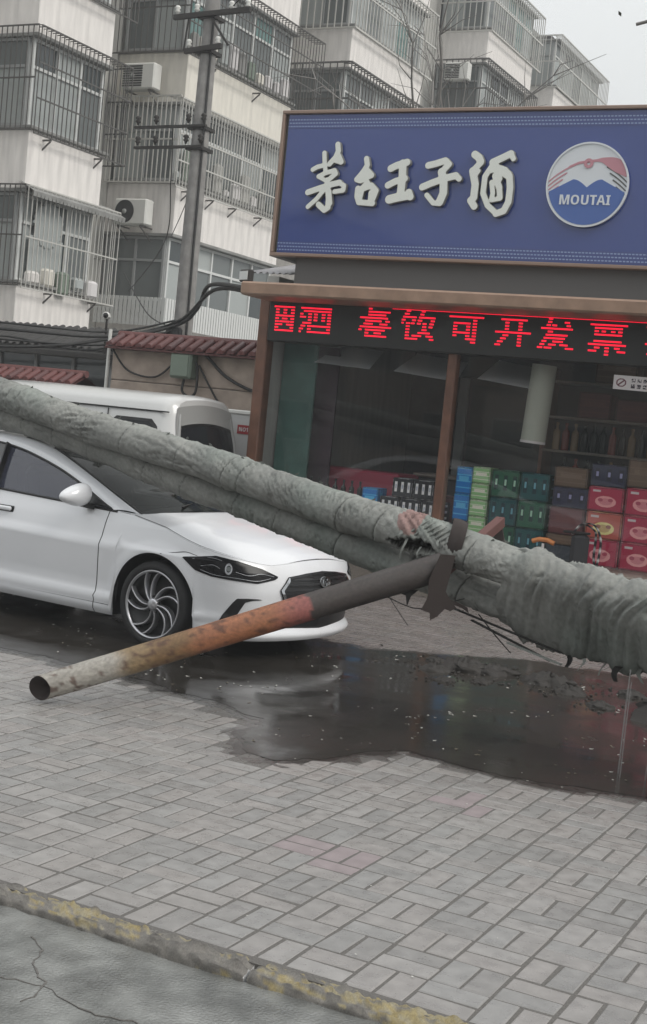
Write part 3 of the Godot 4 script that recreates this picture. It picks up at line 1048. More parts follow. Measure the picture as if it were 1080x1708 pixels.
# ------------------------------------------------------------------ utility pole
func build_pole() -> void:
	var o := thing("utility_pole", Vector3(-11.2, 0, -17.2), 0, "tall concrete utility pole with crossarms in front of the apartment block", "utility pole")
	var g := Geo.new()
	g.tube([Vector3(0, 0, 0), Vector3(0, 4, 0), Vector3(0, 9.5, 0)], [0.165, 0.14, 0.10], 16)
	obj("shaft", g, M.concrete_pole, o)
	for y in [[7.38, 1.3], [6.88, 0.62], [5.78, 1.25], [5.48, 1.2]]:
		g = Geo.new()
		var l: float = y[1]
		var c := 0.1 if l > 0.7 else 0.0
		if y[0] < 6: c = -0.45
		g.bar(Vector3(c - l / 2, y[0], 0.15), Vector3(c + l / 2, y[0] + (0.06 if y[0] > 6 else 0.02), 0.15), 0.06, 0.07 if y[0] > 6 else 0.035)
		var arm := obj("crossarm", g, M.iron, o)
		g = Geo.new()
		g.box(Vector3(0, y[0], 0.0), Vector3(0.3, 0.05, 0.3))
		obj("clamp", g, M.iron, arm)
		for s in ([-0.46, -0.2, 0.25, 0.46] if l > 1 else [-0.4, 0.4]):
			g = Geo.new()
			g.lathe([Vector2(0.0, 0.14), Vector2(0.03, 0.13), Vector2(0.045, 0.1), Vector2(0.025, 0.08), Vector2(0.045, 0.05), Vector2(0.02, 0.03), Vector2(0.012, 0.0)], 10, Transform3D(Basis(Vector3.RIGHT, Vector3.BACK, Vector3.UP), Vector3(c + s * l, y[0] + 0.05 + 0.03 * s, 0.15)))
			obj("insulator", g, M.white_plastic if y[0] > 6 else M.iron, arm)
	g = Geo.new()
	g.bar(Vector3(0.1, 7.34, 0.14), Vector3(0.42, 6.95, 0.14), 0.03, 0.03)
	obj("brace", g, M.iron, o)
	g = Geo.new()
	g.bar(Vector3(-0.3, 7.35, 0.14), Vector3(-0.34, 6.9, 0.14), 0.02, 0.02)
	obj("brace", g, M.iron, o)
	# cable sleeve
	g = Geo.new()
	g.tube([Vector3(0.13, 2.5, 0.09), Vector3(0.12, 4, 0.1), Vector3(0.1, 7.3, 0.09)], 0.018, 6)
	obj("riser", g, M.wire, o)
	g = Geo.new()
	g.cbox(Vector3(-0.02, 2.72, 0.2), Vector3(0.24, 0.26, 0.14), 0.03)
	obj("junction_box", g, M.black_plastic, o)
	# bundles of service wires
	var ends := [[Vector3(-16.5, 2.2, -15.0), Vector3(-13.0, 2.32, -15.6), Vector3(-11.9, 2.58, -16.4), Vector3(-11.15, 2.88, -16.95), Vector3(-10.6, 3.1, -16.6), Vector3(-9.3, 3.25, -14.8), Vector3(-7.7, 3.05, -13.05)],
		[Vector3(-16.5, 2.62, -15.0), Vector3(-13.0, 2.56, -15.6), Vector3(-11.9, 2.62, -16.4), Vector3(-11.15, 2.93, -16.96), Vector3(-9.3, 3.2, -14.9), Vector3(-7.6, 3.0, -13.0)],
		[Vector3(-16.5, 2.45, -15.2), Vector3(-13.0, 2.42, -15.8), Vector3(-12.0, 2.5, -16.5), Vector3(-11.2, 2.8, -16.95)],
		[Vector3(-16.5, 2.75, -15.2), Vector3(-13.0, 2.66, -15.9), Vector3(-12.0, 2.7, -16.6), Vector3(-11.2, 2.95, -16.98)],
		[Vector3(-16.5, 2.3, -15.5), Vector3(-14.0, 2.5, -16.3), Vector3(-12.5, 2.4, -16.6), Vector3(-11.2, 2.75, -17.0)],
		[Vector3(-14.0, 3.9, -19.5), Vector3(-12.4, 3.1, -18.0), Vector3(-11.3, 2.85, -17.1)],
		[Vector3(-10.75, 7.5, -17.05), Vector3(-9.4, 7.9, -16.0), Vector3(-6.0, 9.2, -13.0)],
		[Vector3(-11.6, 5.8, -17.05), Vector3(-12.6, 5.3, -18.6), Vector3(-13.9, 4.6, -20.5), Vector3(-16.7, 4.0, -23.5)],
		[Vector3(-11.1, 6.9, -17.05), Vector3(-12.2, 6.0, -18.9), Vector3(-14.5, 5.6, -22.0), Vector3(-17.0, 5.4, -25.3)]]
	var lab := ["lowest thick wire drooping from the left edge past the pole to the shop", "upper wire of the bundle drooping past the pole to the shop corner", "wire just above the red tiled ridge ending at the pole's box", "highest of the wires over the dark shed", "wavy wire crossing the shed's roof", "thin wire climbing left from the pole's foot to the grey recess", "thin wire rising right from the top crossarm", "thin wire from the middle bracket down to the nearest bay", "thin wire from the pole's clamp to the bay's air conditioner"]
	for k in ends.size():
		g = Geo.new()
		g.tube(curve(ends[k], 8), 0.026 if k < 2 else (0.017 if k < 5 else 0.009), 6)
		tag(obj("wire", g, M.wire), lab[k], "wire", "service wires at the utility pole")
	# small camera on the shed corner
	o = thing("security_camera", Vector3(-12.15, 2.86, -16.6), 0.5, "small white security camera on a stalk over the dark shed", "camera")
	g = Geo.new()
	g.cbox(Vector3(0, 0.06, 0.06), Vector3(0.1, 0.1, 0.22), 0.03)
	obj("housing", g, M.white_plastic, o)
	g = Geo.new()
	g.lathe([Vector2(0, 0.012), Vector2(0.035, 0.01), Vector2(0.04, 0)], 12, Transform3D(Basis(), Vector3(0, 0.06, 0.17)))
	obj("lens", g, M.black_plastic, o)
	g = Geo.new()
	g.tube([Vector3(0, 0.02, 0), Vector3(0, -0.5, -0.05)], 0.018, 8)
	obj("stalk", g, M.iron, o)

# ------------------------------------------------------------------ liquor shop
const GZ := -13.0
func lettering(strokes: Array, at: Vector3, m: Material, parent: Node, called: String) -> void:
	var lo := Vector2(9, 9)
	var hi := Vector2(-9, -9)
	for s in strokes:
		for k in range(1, s.size(), 2):
			lo = lo.min(Vector2(s[k], s[k + 1]))
			hi = hi.max(Vector2(s[k], s[k + 1]))
	lo -= Vector2(0.06, 0.06)
	hi += Vector2(0.06, 0.06)
	var g := Geo.new()
	g.region(func(p): return brush(strokes, p) + 0.006, lo, hi, 0.011, 0.045, Transform3D(Basis(), at))
	var o := obj(called, g, M.letter_side, parent)
	g = Geo.new()
	g.region(func(p): return brush(strokes, p) + 0.002, lo, hi, 0.011, 0.004, Transform3D(Basis(), at + Vector3(0, 0, 0.0455)))
	obj("letter_face", g, m, o)

func build_shop() -> void:
	var o := thing("shop", Vector3.ZERO, 0, "small liquor shop with a glass front under a wide blue sign", "shop")
	var g := Geo.new()
	g.cbox(Vector3(-7.39, 1.5, -13.0), Vector3(0.13, 2.98, 0.16), 0.012)
	obj("column", g, M.wood_brown, o)
	g = Geo.new()
	g.cbox(Vector3(-5.17, 1.5, -12.99), Vector3(0.10, 1.98, 0.12), 0.012)
	obj("mullion", g, M.wood_brown, o)
	g = Geo.new()
	g.cbox(Vector3(-1.6, 1.5, -12.99), Vector3(0.10, 1.98, 0.12), 0.012)
	obj("mullion", g, M.wood_brown, o)
	# fascia canopy
	g = Geo.new()
	g.cbox(Vector3(-3.55, 2.975, -12.62), Vector3(7.6, 0.14, 0.66), 0.02)
	obj("fascia", g, M.fascia, o)
	g = Geo.new()
	g.box(Vector3(-3.4, 3.22, -13.3), Vector3(7.2, 0.36, 1.0))
	obj("soffit", g, M.soffit, o)
	# base wall, ledge
	g = Geo.new()
	g.box(Vector3(-3.4, 0.22, -13.05), Vector3(7.9, 0.44, 0.3))
	obj("base_wall", g, M.ledge_stone, o)
	for k in 6:
		g = Geo.new()
		g.cbox(Vector3(-6.75 + k * 1.31, 0.475, -12.95), Vector3(1.3, 0.065, 0.52), 0.012)
		obj("ledge_slab", g, M.ledge_stone, o)
	# shell: side wall, back, roof, floor
	g = Geo.new()
	g.box(Vector3(-7.42, 1.6, -15.1), Vector3(0.14, 3.2, 4.0))
	obj("side_wall", g, M.wall_grey, o)
	g = Geo.new()
	g.box(Vector3(-3.4, 1.6, -17.1), Vector3(8.2, 3.2, 0.14))
	obj("back_wall", g, M.shop_inside, o)
	g = Geo.new()
	g.box(Vector3(0.6, 1.6, -15.1), Vector3(0.14, 3.2, 4.2))
	obj("side_wall", g, M.wall_grey, o)
	g = Geo.new()
	g.box(Vector3(-3.4, 2.9, -15.2), Vector3(7.9, 0.1, 3.7))
	obj("ceiling", g, M.shop_inside, o)
	g = Geo.new()
	g.box(Vector3(-3.4, 3.5, -15.2), Vector3(8.2, 0.16, 4.2))
	obj("roof", g, M.slab, o)
	g = Geo.new()
	g.box(Vector3(-3.4, 0.46, -15.05), Vector3(7.9, 0.1, 3.75))
	obj("floor", g, M.shop_floor, o)
	# panes
	for p in [[-7.32, -5.22], [-5.12, -1.65], [-1.55, 0.5]]:
		g = Geo.new()
		g.quad(Vector3(p[0], 0.5, GZ), Vector3(p[1], 0.5, GZ), Vector3(p[1], 2.5, GZ), Vector3(p[0], 2.5, GZ))
		obj("window_pane", g, M.shop_glass, o)
	# inner partitions at the left: teal and plum panels
	g = Geo.new()
	g.cbox(Vector3(-7.12, 1.5, -13.35), Vector3(0.42, 2.0, 0.04), 0.006)
	obj("inner_panel", g, M.teal_wall, o)
	g = Geo.new()
	g.cbox(Vector3(-6.88, 1.5, -13.52), Vector3(0.32, 2.0, 0.04), 0.006)
	obj("inner_panel", g, M.plum_wall, o)
	# sloped white boards under the shop's ceiling
	for b in [[-5.0, -4.45, 2.43, 2.36], [-5.95, -5.35, 2.44, 2.38], [-6.9, -6.35, 2.47, 2.44]]:
		g = Geo.new()
		g.quad(Vector3(b[0], b[2] - 0.16, -13.25), Vector3(b[1] + 0.12, b[3] - 0.16, -13.25), Vector3(b[1], b[3] + 0.08, -13.85), Vector3(b[0], b[2] + 0.08, -13.85))
		obj("ceiling_board", g, M.board_white, o)
	# corrugated lean-to roof left of the sign
	var lr := thing("lean_to_roof", Vector3.ZERO, 0, "grey corrugated lean-to roof sheet tucked behind the sign's lower left corner", "roof sheet")
	g = Geo.new()
	var rows := []
	for j in 2:
		var row := PackedVector3Array()
		for i in 60:
			row.append(Vector3(-8.0 + i * 0.017, 3.28 + j * 0.26 + sin(i * 1.3) * 0.012, -13.5 - j * 1.2))
		rows.append(row)
	g.grid(rows)
	obj("sheet", g, M.steel_sheet, lr)
	g = Geo.new()
	g.bar(Vector3(-7.02, 3.24, -13.45), Vector3(-7.02, 3.56, -14.7), 0.05, 0.05)
	obj("edge_trim", g, M.white_plastic, lr)
	# ---- blue sign
	var s := thing("shop_sign", Vector3.ZERO, 0, "big glossy blue shop sign with five raised silver characters and a round emblem", "sign")
	g = Geo.new()
	g.box(Vector3(-3.4, 4.13, -12.98), Vector3(7.66, 1.5, 0.46))
	obj("box", g, M.soffit, s)
	g = Geo.new()
	g.box(Vector3(-3.4, 4.13, -12.735), Vector3(7.6, 1.44, 0.02))
	obj("panel", g, M.sign_blue, s)
	for e in [[Vector3(-3.4, 4.872, -12.74), Vector3(7.74, 0.035, 0.1)], [Vector3(-3.4, 3.388, -12.74), Vector3(7.74, 0.035, 0.1)], [Vector3(-7.252, 4.13, -12.74), Vector3(0.035, 1.446, 0.1)], [Vector3(0.452, 4.13, -12.74), Vector3(0.035, 1.446, 0.1)]]:
		g = Geo.new()
		g.cbox(e[0], e[1], 0.006)
		obj("frame", g, M.frame_bronze, s)
	# printed borders: rows of pale dashes
	var im := Image.create(64, 64, false, Image.FORMAT_RGBA8)
	im.fill(Color(0.24, 0.29, 0.50))
	for r in 3:
		for k in 2:
			var x := int(k * 32 + r * 11) % 64
			for w in 22:
				for h in 7:
					im.set_pixel((x + w) % 64, 8 + r * 20 + h, Color(0.50, 0.57, 0.72))
	var tex := ImageTexture.create_from_image(im)
	var bm := mat("border_print", Color.WHITE, 0.2, {"tex": tex, "uvs": Vector3(110, 1, 1), "coat": 0.5})
	for y in [4.76, 3.475]:
		g = Geo.new()
		g.quad(Vector3(-7.2, y - 0.055, -12.722), Vector3(0.4, y - 0.055, -12.722), Vector3(0.4, y + 0.055, -12.722), Vector3(-7.2, y + 0.055, -12.722))
		obj("border", g, bm, s)
	var mao := [[0.042,-0.076,0.265,-0.063,0.171,-0.045,0.09],[0.042,-0.194,0.093,-0.143,0.12,-0.057,0.14],[0.05,0.07,0.352,0.083,0.284,0.059,0.221,-0.004,0.152],[0.05,0.093,0.234,0.128,0.172],[0.032,0.064,0.181,0.129,0.165],[0.042,-0.118,0.023,-0.043,0.058,0.06,0.086],[0.045,0.06,0.086,0.078,0.051,-0.006,-0.017],[0.035,-0.1,0.013,-0.012,-0.027],[0.055,-0.226,-0.142,-0.118,-0.106,0.034,-0.06,0.13,-0.038],[0.042,0.131,-0.043,0.187,-0.067,0.184,-0.117,0.084,-0.131],[0.055,-0.014,-0.017,0.005,-0.104,0.024,-0.205,0.026,-0.295,-0.014,-0.321,-0.086,-0.267],[0.042,-0.042,-0.118,-0.12,-0.213,-0.21,-0.291],[0.037,0.027,-0.129,0.05,-0.254]]
	var tai := [[0.05,-0.015,0.275,0.002,0.209,-0.042,0.135,-0.103,0.064],[0.052,-0.101,0.064,-0.056,0.052,0.055,0.107],[0.057,0.009,0.151,0.058,0.107],[0.08,-0.033,0.126,0.014,0.102],[0.055,-0.079,-0.03,-0.079,-0.107,-0.053,-0.166],[0.057,-0.053,-0.038,0.067,0.004,0.125,-0.049,0.098,-0.129],[0.052,-0.039,-0.168,0.045,-0.173,0.101,-0.176],[0.04,-0.034,-0.02,0.024,0.04],[0.037,0.068,-0.068,0.068,-0.13],[0.025,-0.023,-0.057,-0.036,-0.131]]
	var wang := [[0.065,-0.119,0.141,-0.056,0.171,0.054,0.203],[0.075,0.008,0.191,0.019,0.047,0.016,-0.1],[0.062,-0.133,-0.028,-0.053,0.012,0.046,0.041],[0.082,-0.103,-0.169,-0.021,-0.149,0.104,-0.125],[0.065,0.106,-0.096,0.128,-0.141]]
	var zi := [[0.061,-0.153,0.141,-0.074,0.158,0.024,0.188],[0.057,0.028,0.188,0.067,0.153,-0.002,0.076],[0.075,-0.002,0.076,0.03,-0.022,0.038,-0.131,0.007,-0.219],[0.045,0.006,-0.233,-0.06,-0.229,-0.137,-0.153],[0.063,-0.195,-0.074,-0.1,-0.034,0.026,0.011,0.151,0.042],[0.052,0.153,0.042,0.19,0.012]]
	var jiu := [[0.068,-0.202,0.251,-0.156,0.221,-0.136,0.183],[0.057,-0.132,0.172,-0.186,0.113,-0.2,0.091],[0.068,-0.207,0.091,-0.167,-0.039,-0.168,-0.168],[0.063,-0.168,-0.168,-0.198,-0.196,-0.154,-0.253],[0.034,-0.145,0.091,-0.185,0.032],[0.063,-0.008,0.176,0.088,0.219,0.169,0.258],[0.045,0.172,0.258,0.2,0.21],[0.057,0.023,0.165,-0.011,0.103],[0.05,-0.015,0.133,-0.073,0.038,-0.076,-0.124,-0.016,-0.242,0.082,-0.318],[0.059,0.08,-0.32,0.155,-0.293,0.195,-0.206,0.197,-0.067,0.178,0.045,0.122,0.101],[0.079,0.009,0.122,0.09,0.101,0.157,0.059],[0.041,0.002,-0.018,0.026,-0.123,0.019,-0.185],[0.057,0.033,0.044,0.059,-0.015,0.086,-0.068],[0.05,0.086,-0.068,0.104,-0.165],[0.038,0.019,-0.19,0.107,-0.173],[0.052,0.059,0.09,0.079,0.015]]
	var chars := [[mao, -6.64, 4.175], [tai, -6.211, 4.107], [wang, -5.824, 4.143], [zi, -5.382, 4.175], [jiu, -4.849, 4.173]]
	for c in chars:
		lettering(c[0], Vector3(c[1], c[2], -12.715), M.letter_silver, s, "raised_character")
	# round emblem: white disc, two-humped blue foot, pink sweep and fine curved lines
	var ec := Vector3(-3.895, 4.145, -12.72)
	var T := Transform3D(Basis(), ec)
	var R := 0.395
	g = Geo.new()
	g.region(func(p): return R - p.length(), Vector2(-0.42, -0.42), Vector2(0.42, 0.42), 0.02, 0.03, T)
	var disc := obj("emblem", g, M.logo_white, s)
	var hump := func(x: float) -> float: return 0.055 - 0.075 * absf(sin(x * 8.2 + PI / 2)) if absf(x) < 0.19 else 0.055 - pow(absf(x) - 0.19, 1.25) * 0.62
	hump = func(x: float) -> float:
		var a := absf(x)
		return -0.025 + 0.075 * sin(clampf(a / 0.14, 0, 1) * PI / 2) - maxf(0.0, a - 0.14) * 0.52
	g = Geo.new()
	g.region(func(p): return minf(R - 0.018 - p.length(), hump.call(p.x) - p.y), Vector2(-0.42, -0.42), Vector2(0.42, 0.2), 0.014, 0.004, T.translated(Vector3(0, 0, 0.0305)))
	obj("emblem_foot", g, M.logo_blue, disc)
	g = Geo.new()
	g.region(func(p):
		var mid := 0.205 + 0.03 * sin((p.x + 0.1) * 5.0) - maxf(0.0, p.x - 0.12) * 0.35 - maxf(0.0, -p.x - 0.1) * 0.3
		var th := 0.012 + 0.055 * smoothstep(0.06, 0.28, p.x)
		return minf(minf(R - 0.012 - p.length(), th - absf(p.y - mid)), p.x + 0.2), Vector2(-0.42, -0.1), Vector2(0.42, 0.4), 0.014, 0.004, T.translated(Vector3(0, 0, 0.0305)))
	obj("emblem_sweep", g, M.logo_pink, disc)
	g = Geo.new()
	g.region(func(p): return 0.014 - absf((p - Vector2(-0.005, 0.20)).length() - 0.032), Vector2(-0.06, 0.13), Vector2(0.06, 0.27), 0.008, 0.004, T.translated(Vector3(0, 0, 0.0352)))
	obj("emblem_knot", g, M.logo_pink, disc)
	for k in 4:
		for sd in [-1.0, 1.0]:
			g = Geo.new()
			g.region(func(p):
				var y: float = 0.175 - k * 0.042 - (absf(p.x) - 0.16) * 0.5 - pow(maxf(0.0, absf(p.x) - 0.2), 2) * 1.2
				var ok: float = minf(sd * p.x - (0.17 + 0.035 * k), R - 0.012 - p.length())
				return minf(0.008 - absf(p.y - y), ok), Vector2(-0.4, -0.1), Vector2(0.4, 0.25), 0.01, 0.003, T.translated(Vector3(0, 0, 0.031)))
			obj("emblem_line", g, M.logo_pink if sd < 0 else M.soffit, disc)
	g = Geo.new()
	g.region(func(p): return 0.008 - absf(p.length() - R + 0.003), Vector2(-0.42, -0.42), Vector2(0.42, 0.42), 0.008, 0.006, T.translated(Vector3(0, 0, 0.036)))
	obj("emblem_rim", g, M.logo_white, disc)
	var tx := TextMesh.new()
	tx.text = "MOUTAI"
	var sf := SystemFont.new()
	sf.font_names = PackedStringArray(["Droid Sans"])
	sf.font_weight = 700
	tx.font = sf
	tx.font_size = 32
	tx.pixel_size = 0.0040
	tx.depth = 0.006
	var tn := obj("emblem_lettering", tx, M.logo_white, disc)
	tn.position = ec + Vector3(-0.01, -0.145, 0.038)
	# ---- scrolling LED board
	var b := thing("led_display", Vector3.ZERO, 0, "long dark LED board with glowing red scrolling characters above the window", "display")
	g = Geo.new()
	g.cbox(Vector3(-3.45, 2.695, -12.93), Vector3(7.7, 0.42, 0.14), 0.01)
	obj("board", g, M.led_board, b)
	var cb := [
		[-7.17, [[6, 1, 15, 1], [7, 1, 7, 15], [15, 1, 15, 15], [7, 15, 15, 15], [8, 6, 14, 6], [11, 3, 11, 8], [11, 8, 8, 12], [11, 8, 14, 12]]],
		[-6.73, [[1, 1, 3, 3], [0, 5, 2, 7], [0, 14, 3, 9], [4, 1, 16, 1], [5, 4, 5, 15], [15, 4, 15, 15], [5, 4, 15, 4], [8, 1, 8, 8], [12, 1, 12, 8], [5, 11, 15, 11], [5, 14, 15, 14]]],
		[-6.03, [[5, 0, 5, 5], [5, 2, 9, 2], [1, 5, 8, 4], [7, 4, 3, 8], [9, 1, 14, 1], [14, 1, 9, 5], [9, 3, 14, 6], [8, 6, 0, 11], [8, 6, 16, 10], [4, 9, 12, 9], [4, 9, 4, 15], [12, 9, 12, 12], [4, 12, 12, 12], [4, 15, 13, 15], [8, 12, 13, 15]]],
		[-5.55, [[3, 0, 0, 6], [2, 4, 6, 4], [6, 4, 5, 7], [3, 7, 3, 15], [3, 15, 7, 13], [10, 0, 8, 7], [9, 4, 15, 4], [15, 4, 14, 8], [11, 7, 11, 10], [11, 10, 6, 15], [11, 10, 16, 15]]],
		[-5.03, [[0, 2, 16, 1], [12, 2, 12, 14], [12, 14, 9, 13], [3, 5, 9, 5], [3, 5, 3, 11], [9, 5, 9, 11], [3, 10, 9, 10]]],
		[-4.53, [[3, 2, 13, 2], [0, 8, 16, 8], [5, 2, 5, 9], [5, 9, 1, 15], [11, 2, 11, 15]]],
		[-4.09, [[5, 0, 4, 5], [2, 5, 14, 5], [12, 1, 13, 3], [7, 3, 1, 15], [6, 8, 12, 8], [12, 8, 4, 15], [6, 9, 15, 15]]],
		[-3.58, [[1, 1, 15, 1], [3, 3, 13, 3], [3, 3, 3, 7], [13, 3, 13, 7], [3, 7, 13, 7], [6, 1, 6, 7], [10, 1, 10, 7], [3, 9, 13, 9], [0, 11, 16, 11], [8, 11, 8, 16], [4, 13, 1, 15], [12, 13, 15, 15]]],
		[-3.06, [[2, 2, 14, 2], [8, 0, 8, 15], [3, 6, 13, 6], [2, 10, 14, 10], [3, 14, 13, 14]]]]
	for c in cb:
		g = Geo.new()
		var x0: float = c[0] - 0.185
		for r in 11:
			var y := r * 1.6
			var run := -1
			for q in 65:
				var x := q * 0.25
				var lit := false
				for st in c[1]:
					var p := Geometry2D.get_closest_point_to_segment(Vector2(x, y), Vector2(st[0], st[1]), Vector2(st[2], st[3]))
					if absf(p.x - x) < 0.85 and absf(p.y - y) < 0.8:
						lit = true
				if lit and q < 64:
					if run < 0: run = q
				elif run >= 0:
					var xa := x0 + run * 0.25 * 0.023
					var xb := x0 + q * 0.25 * 0.023
					g.box(Vector3((xa + xb) / 2, 2.885 - y * 0.0195, -12.856), Vector3(xb - xa, 0.0165, 0.006))
					run = -1
		obj("led_character", g, M.led_red, b)
	g = Geo.new()
	g.box(Vector3(-4.3, 2.896, -12.856), Vector3(3.1, 0.006, 0.005))
	obj("led_line", g, M.led_red, b)
	# flood light on the canopy's corner
	var f := thing("flood_light", Vector3(-7.42, 3.05, -12.5), -0.5, "small square flood light on the canopy's left end", "lamp")
	g = Geo.new()
	g.cbox(Vector3(0.02, 0.07, 0), Vector3(0.2, 0.13, 0.07), 0.015)
	obj("housing", g, M.iron, f)
	g = Geo.new()
	g.box(Vector3(0.02, 0.07, 0.038), Vector3(0.16, 0.09, 0.006))
	obj("lens", g, M.frame_white, f)
	g = Geo.new()
	g.bar(Vector3(0, 0, 0), Vector3(0, 0.07, -0.05), 0.02, 0.02)
	obj("bracket", g, M.iron, f)

# ------------------------------------------------------------------ goods behind the glass
func print_tex(base: Color, blob: Color, edge: Color, kind: int) -> ImageTexture:
	var im := Image.create(64, 64, false, Image.FORMAT_RGBA8)
	im.fill(base)
	for y in 64:
		for x in 64:
			var p := Vector2(x - 32, y - 38) / 32.0
			var c := base
			if kind == 0:
				if Vector2(p.x, p.y * 1.25).length() < 0.62: c = blob
				if Vector2(p.x, p.y * 1.25).length() < 0.38: c = blob.lerp(edge, 0.35)
				if y > 6 and y < 13 and x > 6 and x < 22: c = Color(0.85, 0.8, 0.8)
				for e in [Vector2(22, 34), Vector2(41, 33)]:
					if Vector2(x, y).distance_to(e) < 5: c = edge
			elif kind == 1:
				if x % 22 > 5 and x % 22 < 15 and y > 10 and y < 48: c = blob
				if x % 22 > 7 and x % 22 < 13 and y > 20 and y < 36: c = edge
			else:
				if y % 16 < 3 or (y > 20 and y < 34 and x > 10 and x < 54): c = blob
			if x < 2 or y < 2 or x > 61 or y > 61: c = c.darkened(0.35)
			im.set_pixel(x, y, c)
	return ImageTexture.create_from_image(im)

func carton(called: String, at: Vector3, size: Vector3, m: Material, label: String, group: String) -> void:
	var o := MeshInstance3D.new()
	var g := Geo.new()
	g.cbox(Vector3(0, size.y / 2, 0), size, 0.006)
	o.mesh = g.mesh()
	o.material_override = m
	o.name = numbered(called)
	add_child(o, true)
	o.position = at
	o.rotation.y = rng.randf_range(-0.03, 0.03)
	tag(o, label, "box", group)

func bottle_shape(r: float, h: float) -> Geo:
	var g := Geo.new()
	g.lathe([Vector2(0, 0), Vector2(r, 0), Vector2(r, h * 0.62), Vector2(r * 0.85, h * 0.7), Vector2(r * 0.38, h * 0.78), Vector2(r * 0.36, h * 0.9), Vector2(r * 0.45, h * 0.91), Vector2(r * 0.45, h), Vector2(0, h)], 12, Transform3D(Basis(Vector3.RIGHT, Vector3.FORWARD, Vector3.UP), Vector3.ZERO))
	return g

func build_goods() -> void:
	var pink := mat("print_pink", Color.WHITE, 0.4, {"tex": print_tex(Color(0.71, 0.16, 0.30), Color(0.95, 0.67, 0.67), Color(0.73, 0.30, 0.39), 0)})
	var gold := mat("print_gold", Color.WHITE, 0.4, {"tex": print_tex(Color(0.76, 0.37, 0.32), Color(0.95, 0.90, 0.61), Color(0.61, 0.37, 0.30), 0)})
	var green := mat("print_green", Color.WHITE, 0.4, {"tex": print_tex(Color(0.12, 0.37, 0.27), Color(0.06, 0.22, 0.21), Color(0.67, 0.83, 0.73), 1)})
	var teal := mat("print_teal", Color.WHITE, 0.4, {"tex": print_tex(Color(0.10, 0.33, 0.34), Color(0.06, 0.20, 0.24), Color(0.43, 0.67, 0.73), 1)})
	var lime := mat("print_lime", Color.WHITE, 0.4, {"tex": print_tex(Color(0.61, 0.81, 0.56), Color(0.95, 0.95, 0.88), Color(0.37, 0.67, 0.37), 2)})
	var blue := mat("print_blue", Color.WHITE, 0.4, {"tex": print_tex(Color(0.12, 0.51, 0.83), Color(0.37, 0.76, 0.95), Color(0.95, 0.95, 0.95), 2)})
	var dark := mat("print_dark", Color.WHITE, 0.4, {"tex": print_tex(Color(0.17, 0.18, 0.29), Color(0.12, 0.12, 0.20), Color(0.61, 0.61, 0.76), 1)})
	var milk := mat("print_milk", Color.WHITE, 0.4, {"tex": print_tex(Color(0.12, 0.13, 0.16), Color(0.95, 0.95, 0.95), Color(0.73, 0.76, 0.81), 1)})
	var brown := mat("print_brown", Color.WHITE, 0.7, {"tex": print_tex(Color(0.41, 0.33, 0.27), Color(0.46, 0.38, 0.32), Color(0.37, 0.24, 0.24), 2)})
	var maroon := mat("print_maroon", Color.WHITE, 0.6, {"tex": print_tex(Color(0.40, 0.21, 0.22), Color(0.44, 0.24, 0.24), Color(0.37, 0.24, 0.24), 2)})
	var greybox := mat("print_grey", Color.WHITE, 0.6, {"tex": print_tex(Color(0.24, 0.27, 0.30), Color(0.27, 0.29, 0.33), Color(0.37, 0.37, 0.37), 2)})
	var z := -13.52
	var y0 := 0.512
	var cols := [[-3.56, "left"], [-3.185, "middle"], [-2.81, "right"]]
	var tier := ["bottom", "second", "third", "top"]
	for c in 3:
		for r in (4 if c > 1 else 3):
			var m: Material = pink
			if c == 0: continue
			carton("gift_carton", Vector3(cols[c][0], y0 + r * 0.272, z), Vector3(0.36, 0.268, 0.3), m, "pink gift carton with a pale oval, %s of the %s pink stack by the sticker" % [tier[r], cols[c][1]], "printed gift cartons in the shop window")
	for r in 2:
		carton("gift_carton", Vector3(-3.56, y0 + r * 0.272, z), Vector3(0.36, 0.268, 0.3), gold if r == 1 else pink, "gift carton with a %s oval, %s of the stack left of the pink ones" % ["cream" if r == 1 else "pink", "topmost" if r == 1 else "lowest"], "printed gift cartons in the shop window")
	carton("gift_carton", Vector3(-3.56, y0 + 0.55, z), Vector3(0.36, 0.24, 0.3), pink, "pink carton standing on the carton with the cream oval", "printed gift cartons in the shop window")
	carton("carton", Vector3(-3.2, y0 + 0.82, z), Vector3(0.34, 0.27, 0.3), brown, "plain brown carton on top of the middle pink stack", "")
	carton("carton", Vector3(-3.95, y0, z), Vector3(0.37, 0.16, 0.3), greybox, "flat slate grey carton at the foot of the maroon one", "")
	carton("carton", Vector3(-3.95, y0 + 0.165, z), Vector3(0.36, 0.1, 0.3), brown, "flat brown carton between the slate and the maroon ones", "")
	carton("carton", Vector3(-3.94, y0 + 0.27, z), Vector3(0.36, 0.27, 0.3), maroon, "maroon carton left of the carton with the cream oval", "")
	carton("carton", Vector3(-3.93, y0 + 0.545, z), Vector3(0.36, 0.2, 0.3), dark, "navy printed carton on the maroon carton", "")
	carton("carton", Vector3(-3.94, y0 + 0.75, z), Vector3(0.34, 0.2, 0.3), brown, "brown carton on the navy one, top of its stack", "")
	carton("bottle_case", Vector3(-3.56, y0 + 0.795, z - 0.02), Vector3(0.36, 0.22, 0.3), dark, "navy case of bottles on the pink cartons beside the brown one", "")
	for r in 3:
		for c in 2:
			carton("beer_case", Vector3(-4.62 + c * 0.31, y0 + r * 0.285, z), Vector3(0.3, 0.28, 0.3), green if (r + c) % 2 == 0 else teal, "dark green beer case printed with bottles, %s row, %s column beside the lime boxes" % [tier[r], ["left", "right"][c]], "green beer cases stacked in the window")
	for r in 5:
		carton("drink_box", Vector3(-4.89, y0 + r * 0.172, z + 0.02), Vector3(0.19, 0.168, 0.26), lime, "small lime green box, number %s up in the slim stack" % ["one", "two", "three", "four", "five"][r], "lime boxes in one slim stack")
